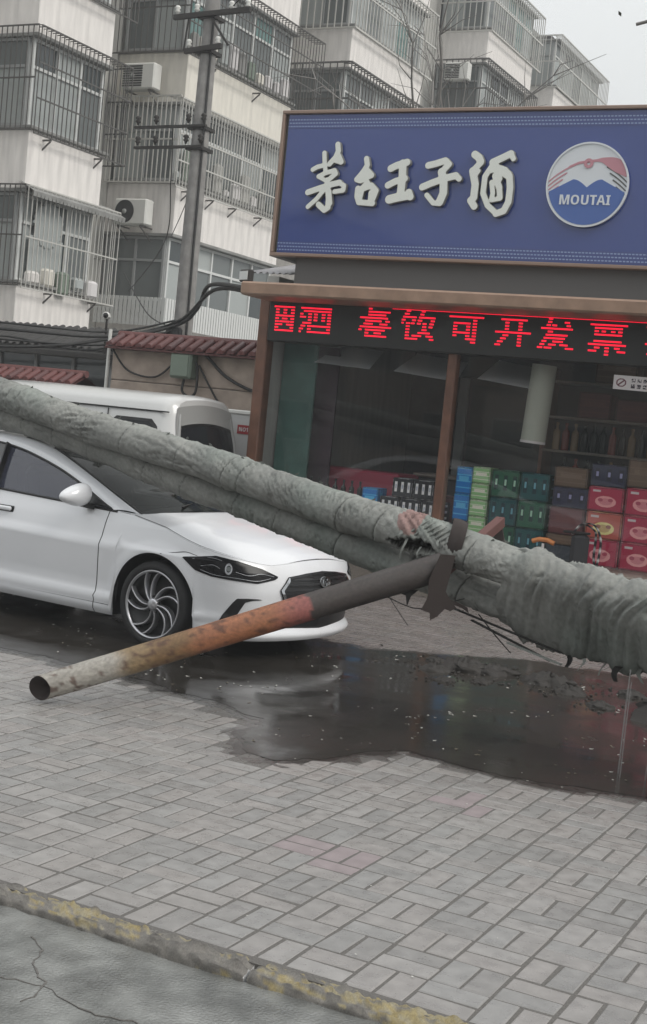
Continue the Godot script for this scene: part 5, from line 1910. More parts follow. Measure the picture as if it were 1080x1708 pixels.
	for i in 12:
		var t := lerpf(0, t_of(-2.95), i / 11.0)
		var s: float = plan_at(t)[0].x
		var e := skirt(t, y_top(s))
		var row := PackedVector3Array()
		for j in 9:
			row.append(Vector3(e.x, e.y + 0.045 * (1 - pow(1 - j / 4.0, 2)) * smoothstep(-3.47, -3.2, s), e.z * (1 - j / 4.0)))
		rows.append(row)
	g = Geo.new()
	g.grid(rows, false, false)
	obj("boot_lid", g, M.car_white, o)
	# cowl in front of the screen, wipers
	g = Geo.new()
	g.grid([PackedVector3Array([Vector3(-0.30, 0.892, 0.75), Vector3(-0.14, 0.935, 0.35), Vector3(-0.12, 0.945, 0.0), Vector3(-0.14, 0.935, -0.35), Vector3(-0.30, 0.892, -0.75)]), PackedVector3Array([Vector3(-0.36, 0.90, 0.74), Vector3(-0.33, 0.925, 0.35), Vector3(-0.32, 0.935, 0.0), Vector3(-0.33, 0.925, -0.35), Vector3(-0.36, 0.90, -0.74)])], false, true)
	obj("cowl", g, M.car_black, o)
	for w in [[Vector3(-0.2, 0.955, 0.4), Vector3(-0.34, 1.01, -0.12)], [Vector3(-0.18, 0.96, -0.1), Vector3(-0.36, 1.0, -0.58)]]:
		g = Geo.new()
		g.bar(w[0], w[1], 0.014, 0.012)
		obj("wiper", g, M.car_black, o)
	# side glass between belt and window top, with pillars and trims
	for w in [[0, 33, "front_side_window"], [35, 60, "rear_side_window"]]:
		rows = []
		for k in range(w[0], w[1] + 1):
			var top: Vector3 = WT[mini(k, WT.size() - 1)]
			var row := PackedVector3Array()
			for j in 5:
				var y := lerpf(y_top(top.x) + 0.004, top.y, j / 4.0)
				var z := lerpf(0.803, top.z, clampf((y - 0.9) / maxf(0.02, top.y - 0.9), 0, 1)) - 0.008
				row.append(Vector3(top.x, y, z + 0.006 * sin(j / 4.0 * PI)))
			rows.append(row)
		g = Geo.new()
		g.grid(rows, false, true)
		both(w[2], g, M.car_glass, o)
	g = Geo.new()
	g.bar(Vector3(-1.67, 0.92, 0.803), Vector3(-1.72, 1.265, 0.645), 0.012, 0.075, Vector3.FORWARD)
	both("door_pillar", g, M.car_black, o)
	g = Geo.new()
	line = []
	for k in WT.size(): line.append(WT[k] + Vector3(0, -0.004, 0.002))
	g.tube(line, 0.009, 6)
	both("window_trim", g, M.car_black, o)
	g = Geo.new()
	line = []
	for k in 20:
		var s := lerpf(-0.46, -2.8, k / 19.0)
		line.append(skirt(t_of(s), y_top(s), 0.001))
	g.tube(line, 0.009, 6)
	both("belt_trim", g, M.car_black, o)
	g = Geo.new()
	g.prism(PackedVector2Array([Vector2(-0.5, 0.905), Vector2(-0.80, 0.915), Vector2(-0.80, 1.01)]), 0.012, Transform3D(Basis(Vector3.RIGHT, Vector3(0, 0.95, -0.31), Vector3(0, 0.31, 0.95)), Vector3(0, 0.055, 1.085)))
	both("mirror_sail", g, M.car_black, o)
	# mirrors
	for l in 2:
		g = Geo.new()
		var P := []
		for i in 13:
			var f := i / 12.0
			var a := f * PI
			var row := PackedVector3Array()
			for j in 20:
				var b := TAU * j / 20
				var rr := pow(sin(a), 0.75)
				row.append(Vector3(-0.73 + cos(b) * rr * (0.07 if cos(b) > 0 else 0.035) - 0.03 * cos(a), 0.978 + sin(b) * rr * (0.080 if sin(b) > 0 else 0.075) * (1.0 - 0.36 * cos(a)) - 0.012 * cos(a), 0.955 + cos(a) * -0.118 * -1.0))
			P.append(row)
		if l == 0:
			g.grid(P, true, true)
			both("mirror_cap", g, M.car_white, o)
		else:
			g.bar(Vector3(-0.73, 0.915, 0.88), Vector3(-0.70, 0.90, 0.80), 0.08, 0.035)
			both("mirror_foot", g, M.car_black, o)
	# seams and the light catcher low on the doors
	g = Geo.new()
	line = []
	for k in 40:
		var s := lerpf(-0.42, -2.12, k / 39.0)
		line.append(skirt(t_of(s), 0.238, 0.001))
	g.tube(line, 0.0035, 6)
	both("rocker_seam", g, M.car_seam, o)
	g = Geo.new()
	line = []
	for p in [[0.05, 0.665], [0.15, 0.685], [0.24, 0.70], [0.32, 0.69], [0.41, 0.672]]:
		line.append(skirt(t0 + p[0] + 0.18, p[1] + 0.0, 0.0005))
	g.tube(curve(line, 4), 0.0025, 5)
	both("bumper_seam", g, M.car_seam, o)
	# headlamps
	var HL := []
	for p in [[0.41, 0.669], [0.518, 0.592], [0.639, 0.562], [0.773, 0.549], [0.963, 0.536], [1.10, 0.565], [1.135, 0.583], [0.997, 0.635], [0.822, 0.675], [0.65, 0.701]]:
		HL.append(Vector2(p[0] + t0, p[1]))
	g = wrap_patch(func(p): return poly_f(HL, p), Vector2(t0 + 0.38, 0.51), Vector2(t0 + 1.17, 0.73), 0.011, 0.002, 0.004)
	var hl := obj("headlight", g, M.car_gloss, o)
	var hr := obj("headlight", mirrored(g), M.car_gloss, o)
	var strips := [[[0.56, 0.60], [0.66, 0.575], [0.80, 0.565], [0.95, 0.552], [1.06, 0.572]], [[0.80, 0.605], [0.90, 0.585], [0.99, 0.600], [1.09, 0.585]], [[0.50, 0.668], [0.62, 0.685], [0.70, 0.672]], [[0.56, 0.625], [0.64, 0.64], [0.69, 0.62]]]
	for sp in strips:
		var lp := []
		for p in sp: lp.append(skirt(t0 + p[0], p[1], 0.006))
		g = Geo.new()
		g.tube(curve(lp, 6), 0.0022, 6)
		obj("light_guide", g, M.lamp_core, hl)
		obj("light_guide", mirrored(g), M.lamp_core, hr)
	g = wrap_patch(func(p): return 0.006 - absf(((p - Vector2(t0 + 0.75, 0.622)) * Vector2(1.25, 0.85)).length() - 0.026), Vector2(t0 + 0.69, 0.57), Vector2(t0 + 0.81, 0.68), 0.006, 0.007, 0.008)
	obj("projector_ring", g, M.lamp_core, hl)
	obj("projector_ring", mirrored(g), M.lamp_core, hr)
	g = wrap_patch(func(p): return 0.016 - (p - Vector2(t0 + 0.75, 0.622)).length(), Vector2(t0 + 0.72, 0.59), Vector2(t0 + 0.78, 0.65), 0.005, 0.007, 0.004)
	obj("projector_lens", g, M.pane_mid, hl)
	obj("projector_lens", mirrored(g), M.pane_mid, hr)
	# grille with slats, frame and emblem
	var w := tc - t0
	var GR := []
	for p in [[1.221, 0.577], [1.40, 0.600], [w, 0.612], [2 * w - 1.40, 0.600], [2 * w - 1.221, 0.577], [2 * w - 1.158, 0.494], [2 * w - 1.206, 0.398], [w, 0.385], [1.206, 0.385], [1.150, 0.494]]:
		GR.append(Vector2(p[0] + t0, p[1]))
	var glo := Vector2(t0 + 1.12, 0.36)
	var ghi := Vector2(t0 + 2 * w - 1.12, 0.63)
	g = wrap_patch(func(p): return poly_f(GR, p), glo, ghi, 0.014, 0.002, 0.003)
	var gr := obj("grille", g, M.car_black, o)
	for k in 5:
		var y := 0.425 + k * 0.036
		g = wrap_patch(func(p): return minf(0.0075 - absf(p.y - y), poly_f(GR, p) - 0.012), glo, ghi, 0.0075, 0.005, 0.010)
		obj("slat", g, M.frame_dark, gr)
	g = wrap_patch(func(p): return 0.0065 - absf(poly_f(GR, p)), glo, ghi, 0.0075, 0.003, 0.012)
	obj("grille_frame", g, M.frame_dark, gr)
	for sd in 2:
		g = wrap_patch(func(p): return minf(0.010 - absf(poly_f(GR, p) - 0.004), t0 + 1.222 - p.x), glo, ghi, 0.0075, 0.004, 0.014)
		obj("grille_end", g if sd == 0 else mirrored(g), M.chrome, gr)
	var EC := Vector2(tc, 0.545)
	g = wrap_patch(func(p):
		var q: Vector2 = (p - EC) / Vector2(0.062, 0.038)
		var ring := 0.17 - absf(q.length() - 0.88)
		var l := 0.15 - absf(q.x + 0.38 - q.y * 0.22)
		var r := 0.15 - absf(q.x - 0.38 - q.y * 0.22)
		var c := 0.15 - absf(q.y - 0.35 * q.x)
		return maxf(ring, minf(maxf(maxf(l, r), minf(c, 0.5 - absf(q.x))), 0.9 - q.length())), EC - Vector2(0.075, 0.05), EC + Vector2(0.075, 0.05), 0.004, 0.017, 0.006)
	obj("emblem", g, M.chrome, gr)
	# lower openings
	var FG := []
	for p in [[0.705, 0.25], [0.735, 0.31], [0.80, 0.40], [0.826, 0.428], [0.90, 0.432], [1.03, 0.43], [0.93, 0.418], [0.885, 0.405], [0.82, 0.285], [0.775, 0.245]]:
		FG.append(Vector2(p[0] + t0, p[1]))
	g = wrap_patch(func(p): return poly_f(FG, p), Vector2(t0 + 0.68, 0.22), Vector2(t0 + 1.06, 0.46), 0.009, 0.002, 0.003)
	both("fog_lamp_slot", g, M.car_black, o)
	var LI := []
	for p in [[1.02, 0.235], [1.10, 0.33], [w, 0.34], [2 * w - 1.10, 0.33], [2 * w - 1.02, 0.235], [w, 0.215]]:
		LI.append(Vector2(p[0] + t0, p[1]))
	g = wrap_patch(func(p): return poly_f(LI, p), Vector2(t0 + 0.99, 0.2), Vector2(t0 + 2 * w - 0.99, 0.36), 0.014, 0.002, 0.003)
	obj("air_intake", g, M.car_black, o)
	# cabin
	g = Geo.new()
	g.cbox(Vector3(-1.6, 0.5, 0), Vector3(2.6, 0.3, 1.4), 0.05)
	obj("cabin_floor", g, M.seat_cloth, o)
	g = Geo.new()
	g.cbox(Vector3(-0.52, 0.78, 0), Vector3(0.4, 0.26, 1.34), 0.06)
	obj("dashboard", g, M.seat_cloth, o)
	for s in [[-1.55, 0.36], [-1.55, -0.36], [-2.5, 0.34], [-2.5, -0.34]]:
		g = Geo.new()
		g.cbox(Vector3(s[0], 0.86, s[1]), Vector3(0.16, 0.52, 0.46), 0.06, Basis(Vector3.BACK, 0.2))
		var seat := obj("seat", g, M.seat_cloth, o)
		g = Geo.new()
		g.cbox(Vector3(s[0] - 0.07, 1.17, s[1]), Vector3(0.09, 0.16, 0.25), 0.04)
		obj("headrest", g, M.seat_cloth, seat)
	g = Geo.new()
	line = []
	for k in 25:
		var a := TAU * k / 24
		line.append(Vector3(-0.82 + 0.07 * sin(a), 0.9 + 0.15 * sin(a), -0.36 + 0.17 * cos(a)))
	g.tube(line, 0.014, 6, false)
	obj("steering_wheel", g, M.car_black, o)
	for s in [-1.0, 1.0]:
		var RL := []
		for p in [[0.4, 0.62], [0.9, 0.62], [1.05, 0.75], [0.9, 0.8], [0.42, 0.74]]: RL.append(Vector2(p[0], p[1]))
		g = wrap_patch(func(p): return poly_f(RL, p), Vector2(0.35, 0.55), Vector2(1.1, 0.85), 0.02, 0.003, 0.004)
		obj("tail_lamp", g if s > 0 else mirrored(g), M.lamp_red, o)

# ------------------------------------------------------------------ fallen insulated pipes and their support
var axis_a := []
var axis_b := []
func pipe_at(ax: Array, x: float) -> Vector3:
	for k in ax.size() - 1:
		if ax[k].x <= x and ax[k + 1].x >= x:
			return (ax[k] as Vector3).lerp(ax[k + 1], (x - ax[k].x) / maxf(1e-6, ax[k + 1].x - ax[k].x))
	return ax[-1] if x > ax[-1].x else ax[0]

func cloth_tone(p: Vector3, a: float, wet_low: float) -> Color:
	var q := wave.get_noise_3d(p.x * 170, p.y * 170, p.z * 170) * 0.5 + wave.get_noise_3d(p.x * 600, p.y * 600, p.z * 600) * 0.25
	var c := Color(0.24, 0.247, 0.234).lerp(Color(0.40, 0.405, 0.38), clampf(0.5 + q * 1.2, 0, 1))
	var green := clampf(wave.get_noise_3d(p.x * 90 + 40, p.y * 90, p.z * 90) * 2.0 + smoothstep(-3.4, -2.9, p.x) * 0.35, 0, 1)
	c = c.lerp(Color(0.14, 0.20, 0.175), green * 0.38)
	if Vector2(p.x + 3.05, p.y - 1.16).length() < 0.07 + q * 0.08: c = c.lerp(Color(0.34, 0.19, 0.175), 0.75)
	return c

func wrapped_pipe(o: Node3D, ax: Array, r: float, x1: float, sd: float) -> void:
	var rows := []
	var cols := []
	var pts := []
	var len := 0.0
	for k in ax.size():
		if ax[k].x <= x1: pts.append(ax[k])
	for i in pts.size():
		var p: Vector3 = pts[i]
		if i: len += p.distance_to(pts[i - 1])
		var z: Vector3 = (pts[mini(i + 1, pts.size() - 1)] - pts[maxi(i - 1, 0)]).normalized()
		var x := Vector3.UP.cross(z).normalized()
		var y := z.cross(x)
		var row := PackedVector3Array()
		var cr := []
		for j in 64:
			var a := TAU * j / 64
			var e := x * cos(a) + y * sin(a)
			var q := p + e * r
			# soft lumps, slanting folds, overlapping turns of cloth
			var lump := wave.get_noise_3d(q.x * 150 + sd, q.y * 150, q.z * 150) * 0.020
			var skew := sin(len * 1.7 + sd) * 140.0
			var folds := pow(maxf(0.0, 1.0 - absf(wave.get_noise_3d(len * 700 + a * skew + sd, a * 40, sd)) * 4.5), 2.0) * 0.017 * smoothstep(-0.15, 0.35, wave.get_noise_2d(len * 170 + sd, a * 22))
			folds += absf(wave.get_noise_3d(len * 420 + a * skew * 0.5, a * 90, sd + 40)) * 0.012
			var turn := fposmod(len / 0.47 + wave.get_noise_2d(floor(len / 0.47) * 77 + sd, 3) * 0.6 + a / TAU * 0.4, 1.0)
			var lap := 0.007 * smoothstep(0.16, 0.0, turn) - 0.009 * smoothstep(0.965, 0.985, turn)
			var crease := pow(maxf(0.0, 1.0 - absf(wave.get_noise_3d(len * 1300 + a * skew * 2.0, a * 70, sd + 9)) * 7.0), 2.0) * smoothstep(0.0, 0.3, wave.get_noise_2d(len * 240 + 31, a * 40 + sd))
			folds += crease * 0.010
			var near := exp(-pow((p.x + 2.98) / 0.22, 2))
			folds += near * 0.030 * absf(wave.get_noise_3d(len * 1500 - a * 260, a * 30, 5))
			var hole := -1.0
			if sd == 3.0:
				var hx := (p.x + 2.99) / 0.17
				var ht := (PI - a + 0.62 - 0.22 * hx) / 0.42
				hole = 1.0 - hx * hx - ht * ht + wave.get_noise_3d(q.x * 1500, q.y * 1500, q.z * 1500) * 0.9
			row.append(p + e * (r + lump - folds + lap + near * 0.012 - 0.04 * smoothstep(0.0, 0.3, hole)))
			var tone := cloth_tone(q, a, 0.0) * (0.62 if turn > 0.972 else 1.0) * (1.0 - 0.35 * crease)
			cr.append(tone.lerp(Color(0.018, 0.016, 0.015), smoothstep(-0.05, 0.12, hole)))
		rows.append(row)
		cols.append(cr)
	var g := Geo.new()
	g.grid(rows, true, false, cols)
	g.fan(rows[0], true)
	g.fan(rows[-1], false)
	obj("insulation", g, M.cloth, o)

func build_pipes() -> void:
	var A := V([-8.9, 1.95, -8.83, -7.967, 1.801, -8.579, -7.451, 1.711, -8.438, -6.995, 1.644, -8.269, -6.049, 1.487, -8.045, -5.413, 1.398, -7.898, -4.675, 1.302, -7.722, -4.139, 1.219, -7.59, -3.647, 1.146, -7.473, -3.28, 1.106, -7.384, -2.934, 1.06, -7.307, -2.64, 1.012, -7.237, -2.307, 0.962, -7.154, -1.972, 0.910, -7.081, -1.582, 0.868, -6.982, -1.109, 0.819, -6.89, -0.4, 0.76, -6.72, 0.6, 0.66, -6.5])
	var B := V([-8.9, 1.77, -8.9, -8.016, 1.615, -8.653, -7.533, 1.534, -8.553, -7.096, 1.481, -8.408, -6.379, 1.405, -8.247, -5.499, 1.245, -8.046, -4.748, 1.123, -7.874, -4.206, 1.043, -7.746, -3.7, 0.957, -7.623, -3.452, 0.908, -7.575, -2.877, 0.818, -7.44, -2.678, 0.785, -7.404, -2.362, 0.720, -7.332, -2.086, 0.682, -7.287, -1.608, 0.665, -7.16, -1.127, 0.634, -7.074, -0.4, 0.57, -6.9, 0.6, 0.47, -6.66])
	axis_a = curve(A, 72)
	axis_b = curve(B, 72)
	var o := thing("insulated_pipe", Vector3.ZERO, 0, "upper of the two fallen pipes, wrapped in grey cloth, split open beside the steel strap", "pipe", "fallen pair of wrapped heating pipes")
	wrapped_pipe(o, axis_a, 0.116, 0.6, 3.0)
	var ob := thing("insulated_pipe", Vector3.ZERO, 0, "lower of the two fallen grey pipes, resting on the white car's roof and bonnet", "pipe", "fallen pair of wrapped heating pipes")
	wrapped_pipe(ob, axis_b, 0.114, 0.6, 61.0)
	# outer sheet that binds both pipes at the right, hanging in folds
	var rows := []
	var cols := []
	var n := 330
	for i in n:
		var x := lerpf(-2.40, 0.55, float(i) / (n - 1))
		var a := pipe_at(axis_a, x)
		var b := pipe_at(axis_b, x)
		var ax := (pipe_at(axis_a, x + 0.1) - pipe_at(axis_a, x - 0.1)).normalized()
		var up := (a - b)
		up -= ax * up.dot(ax)
		var l := up.length()
		up = up.normalized()
		var side := ax.cross(up) * -1.0
		var row := PackedVector3Array()
		var cr := []
		var grow := smoothstep(-2.40, -2.22, x)
		for j in 96:
			var t := TAU * j / 96
			var e := side * cos(t) + up * sin(t)
			var c := (a + b) * 0.5 + up * (l * 0.5) * tanh(sin(t) * 3.0)
			var hang := smoothstep(0.1, -1.0, sin(t)) * (0.02 + 0.035 * absf(wave.get_noise_2d(x * 500, 8.0)))
			var fold := (0.6 - absf(wave.get_noise_3d(x * 800 + 90 * sin(t * 1.3 + x * 2.0), t * 14, 7)) * 4.0) * 0.020 * (0.35 + smoothstep(-0.3, 0.3, wave.get_noise_2d(x * 260, t * 60))) + wave.get_noise_3d(x * 420, t * 25, 3) * 0.024 + wave.get_noise_3d(x * 2400, t * 90, 13) * 0.006
			var rag := 0.0
			if i < 9: rag = -0.02 * (9 - i) / 9.0
			var q := c + e * (0.121 + 0.016 * grow + fold * (0.4 + 0.6 * grow) + rag) - Vector3.UP * hang * grow
			if i < 16:
				q.x += wave.get_noise_2d(t * 120, 3) * 0.12 * (16 - i) / 16.0
			row.append(q)
			var tone := cloth_tone(q, t, 0) * (0.93 + 0.1 * wave.get_noise_2d(x * 800, t * 15))
			# black tar where the sheet has torn
			var tar := 0.13 - Vector2(x + 1.93, (q.y - 0.70) * 0.9).length() + wave.get_noise_3d(q.x * 900, q.y * 900, q.z * 900) * 0.17
			if tar > 0 and cos(t) > -0.2: tone = tone.lerp(Color(0.03, 0.032, 0.03), clampf(tar * 14, 0, 0.9))
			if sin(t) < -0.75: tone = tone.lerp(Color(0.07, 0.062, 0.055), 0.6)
			cr.append(tone)
		rows.append(row)
		cols.append(cr)
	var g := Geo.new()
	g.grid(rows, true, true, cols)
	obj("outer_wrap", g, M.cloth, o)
	# torn flaps and threads at the open split
	var e0 := Vector3(0.446, 0, 0.895)
	for k in 4:
		g = Geo.new()
		var x: float = [-3.15, -3.12, -3.02, -2.90][k]
		var c := pipe_at(axis_a, x)
		var t: float = [0.0, -0.2, -0.45, 0.05, 0.1, -0.05, -0.3][k]
		var st: Vector3 = c + (e0 * cos(t) + Vector3.UP * sin(t)) * 0.15
		var drop: float = [0.05, 0.13, 0.07, 0.05, 0.04, 0.06, 0.09][k]
		var wd: float = [0.016, 0.010, 0.007, 0.009, 0.03, 0.022, 0.012][k]
		rows = []
		for i in 7:
			var f := i / 6.0
			var p := st + Vector3(0.03 * f * (k - 3) * 0.4, -drop * f, 0) + e0 * (0.035 * sin(f * 2.4)) + Vector3(sin(f * 5 + k) * 0.008, 0, 0)
			rows.append(PackedVector3Array([p - Vector3(wd * (1 - 0.6 * f), 0, 0), p + Vector3(wd * (1 - 0.6 * f), 0.004, 0)]))
		g.grid(rows, false, true)
		obj("torn_flap", g, M.rag, o)
	for k in 26:
		g = Geo.new()
		var x := -6.6 + k * 0.235 + rng.randf_range(-0.08, 0.08)
		var t := rng.randf_range(0.9, 2.0)
		var c := pipe_at(axis_a if x < -2.5 else axis_a, x) + (e0 * cos(t) + Vector3.UP * sin(t)) * 0.122
		rows = []
		var l := rng.randf_range(0.02, 0.05)
		var dx := rng.randf_range(-0.03, 0.03)
		for i in 4:
			var f := i / 3.0
			var p := c + Vector3(dx * f, l * f * (1 - 0.6 * f), 0.01 * f)
			rows.append(PackedVector3Array([p - Vector3(0.012 * (1 - f), 0, 0), p + Vector3(0.012 * (1 - f) + 0.001, 0.003, 0)]))
		g.grid(rows)
		obj("frayed_tuft", g, M.rag, o)
	# slanting strips of cloth above the split
	for k in 8:
		g = Geo.new()
		var x := -3.12 + 0.04 * k
		var line := []
		for i in 8:
			var t := lerpf(-0.15, 0.75, i / 7.0)
			line.append(pipe_at(axis_a, x + i * 0.022) + (e0 * cos(t) + Vector3.UP * sin(t)) * (0.143 + 0.006 * sin(i * 1.3 + k)))
		g.tube(line, [0.002, 0.006, 0.008, 0.006, 0.007, 0.006, 0.004, 0.002], 6)
		obj("cloth_strip", g, M.rag, o)
	# rags and drips under the outer sheet
	for k in 9:
		g = Geo.new()
		var x := -2.05 + 0.11 * k
		var b := pipe_at(axis_b, x)
		rows = []
		var len := 0.06 + 0.09 * absf(wave.get_noise_2d(k * 340, 4)) * 3
		for i in 5:
			var f := i / 4.0
			var p := b + Vector3(sin(f * 3 + k) * 0.02, -0.13 - len * f, 0.02 + 0.08 * (k % 2))
			var w := (0.008 + 0.022 * absf(wave.get_noise_2d(k * 910, 8)) * 2.0) * (1 - 0.5 * f)
			rows.append(PackedVector3Array([p - Vector3(w, 0.01 * sin(k), 0), p + Vector3(w, 0, 0)]))
		g.grid(rows, false, true)
		obj("rag", g, M.rag if k % 3 else M.tar, o)
	# dark strips of lath that hang from the lower pipe
	for s in [[-2.75, 0.685, -7.26, -2.05, 0.55, -7.14], [-2.6, 0.64, -7.20, -2.1, 0.50, -7.12], [-2.35, 0.56, -7.12, -2.02, 0.50, -7.06]]:
		g = Geo.new()
		g.bar(Vector3(s[0], s[1], s[2]), Vector3(s[3], s[4], s[5]), 0.022, 0.008)
		obj("lath", g, M.tar if s[0] < -2.5 else M.rag, ob)
	# steel support: post, strap, torn bracket, crossbar
	o = thing("support_post", Vector3(-4.63, 0, -6.0), 0, "fallen steel post painted white, ochre and red, slanting from the paving to the pipes", "post")
	var p0 := Vector3(0.08, 0.071, 0.15)
	var p1 := Vector3(-2.775, 0.925, -7.13) - o.position
	var dirp := (p1 - p0).normalized()
	p0 -= dirp * 0.0
	var bx := Vector3.UP.cross(dirp).normalized()
	var by := dirp.cross(bx)
	rows = []
	cols = []
	var L0 := p0.distance_to(p1)
	for i in 120:
		var f := i / 119.0
		var row := PackedVector3Array()
		var cr := []
		for j in 28:
			var a := TAU * j / 28
			var dent := -0.006 * smoothstep(0.06, 0.0, f) * (1 + sin(a * 2 + 1)) + wave.get_noise_3d(f * 500, a * 30, 4) * 0.002
			var ev := bx * cos(a) + by * sin(a)
			row.append(p0.lerp(p1, f) + dirp * (0.06 * (ev.dot(e0) + 0.6) * smoothstep(0.12, 0.0, f)) + ev * (lerpf(0.070, 0.080, f) + dent))
			var e := f + wave.get_noise_2d(f * 300, a * 40) * 0.03 + wave.get_noise_2d(f * 90, 4) * 0.03
			var c := Color(0.50, 0.47, 0.42)
			c = c.lerp(Color(0.34, 0.24, 0.13), smoothstep(0.17, 0.24, e))
			c = c.lerp(Color(0.25, 0.15, 0.07), smoothstep(0.25, 0.31, e))
			c = c.lerp(Color(0.41, 0.165, 0.08), smoothstep(0.34, 0.42, e))
			c = c.lerp(Color(0.38, 0.13, 0.115), smoothstep(0.55, 0.66, e))
			if f > 0.665 + 0.006 * sin(a * 3): c = Color(0.075, 0.062, 0.058)
			var shade := 0.9 + 0.28 * wave.get_noise_3d(f * 260, cos(a) * 260, sin(a) * 260) + 0.12 * wave.get_noise_3d(f * 1500, cos(a) * 300, sin(a) * 300)
			c = Color(c.r * shade, c.g * shade, c.b * shade)
			var rust := wave.get_noise_3d(f * 2600, a * 120, 9)
			if rust > 0.27 - 0.1 * smoothstep(0.2, 0.0, f) and f < 0.66: c = c.lerp(Color(0.10, 0.045, 0.03), 0.75)
			cr.append(c)
		rows.append(row)
		cols.append(cr)
	g = Geo.new()
	g.grid(rows, true, false, cols)
	g.col = Color(0.075, 0.062, 0.058)
	g.fan(rows[-1], false)
	var tube := obj("post_tube", g, M.post_paint, o)
	rows = []
	for k in [[0.0, 0.0665], [0.0, 0.058], [0.5, 0.056]]:
		var row := PackedVector3Array()
		for j in 28:
			var a := TAU * j / 28
			var ev := bx * cos(a) + by * sin(a)
			row.append(p0 + dirp * (k[0] - 0.001 + 0.06 * (ev.dot(e0) + 0.6)) + ev * float(k[1]))
		rows.append(row)
	g = Geo.new()
	g.grid(rows, true, true)
	g.fan(rows[2], true)
	obj("tube_mouth", g, M.rust_plate, tube)
	# strap over the upper pipe
	rows = []
	for i in 5:
		var x := -2.845 + 0.10 * i / 4.0
		var row := PackedVector3Array()
		for j in 25:
			var t := lerpf(-0.9, 2.3, j / 24.0)
			var xx := x + 0.05 * sin(t * 0.8)
			row.append(pipe_at(axis_a, xx) + (e0 * cos(t) + Vector3.UP * sin(t)) * (0.154 + 0.006 * sin(i * PI / 4)) - o.position)
		rows.append(row)
	g = Geo.new()
	g.grid(rows, false, false)
	obj("strap", g, M.rust_plate, o)
	var X := Vector3(0.895, 0, -0.446)
	var poly := PackedVector2Array()
	var c0 := Vector3(-2.75, 0.83, -7.06)
	for p in V([-2.788, 1.0, -7.084, -2.715, 1.0, -7.126, -2.722, 0.9, -7.102, -2.735, 0.796, -7.09, -2.70, 0.745, -7.1, -2.669, 0.712, -7.111, -2.70, 0.69, -7.1, -2.73, 0.70, -7.09, -2.76, 0.655, -7.07, -2.792, 0.629, -7.05, -2.80, 0.67, -7.05, -2.845, 0.681, -7.03, -2.819, 0.75, -7.043, -2.825, 0.85, -7.05, -2.80, 0.93, -7.06]):
		poly.append(Vector2((p - c0).dot(X), p.y - c0.y))
	g = Geo.new()
	g.prism(poly, 0.014, Transform3D(Basis(X, Vector3.UP, e0), c0 + e0 * 0.03 - o.position))
	obj("torn_bracket", g, M.rust_plate, o)
	g = Geo.new()
	g.prism(PackedVector2Array([Vector2(-0.03, -0.13), Vector2(0.06, -0.10), Vector2(0.13, -0.12), Vector2(0.17, -0.145), Vector2(0.16, -0.115), Vector2(0.10, -0.09), Vector2(0.0, -0.07)]), 0.012, Transform3D(Basis(X, Vector3.UP, e0), c0 + e0 * 0.0 - o.position))
	obj("torn_bracket", g, M.rust_plate, o)
	var c1 := Vector3(-2.767, 1.185, -7.991) - o.position
	var c2 := Vector3(-2.79, 0.90, -7.12) - o.position
	g = Geo.new()
	g.bar(c1, c2, 0.055, 0.01)
	g.bar(c1 + Vector3(0.025, -0.028, 0), c2 + Vector3(0.025, -0.028, 0), 0.01, 0.05)
	obj("crossbar", g, M.rust_red, o)
	g = Geo.new()
	g.bar(c1 + Vector3(-0.02, -0.01, 0.02), c1 + Vector3(0.03, -0.16, 0.04), 0.06, 0.014, Vector3.BACK)
	obj("bar_lug", g, M.rust_plate, o)
	g = Geo.new()
	for q in 1:
		g.prism(PackedVector2Array([Vector2(-0.06, 0), Vector2(0.07, 0.01), Vector2(0.03, -0.03), Vector2(0.012, -0.09), Vector2(0.0, -0.03), Vector2(-0.03, -0.02)]), 0.01, Transform3D(Basis(X, Vector3.UP, e0), p0.lerp(p1, 0.91) - Vector3.UP * 0.075))
	obj("torn_scrap", g, M.tar, o)

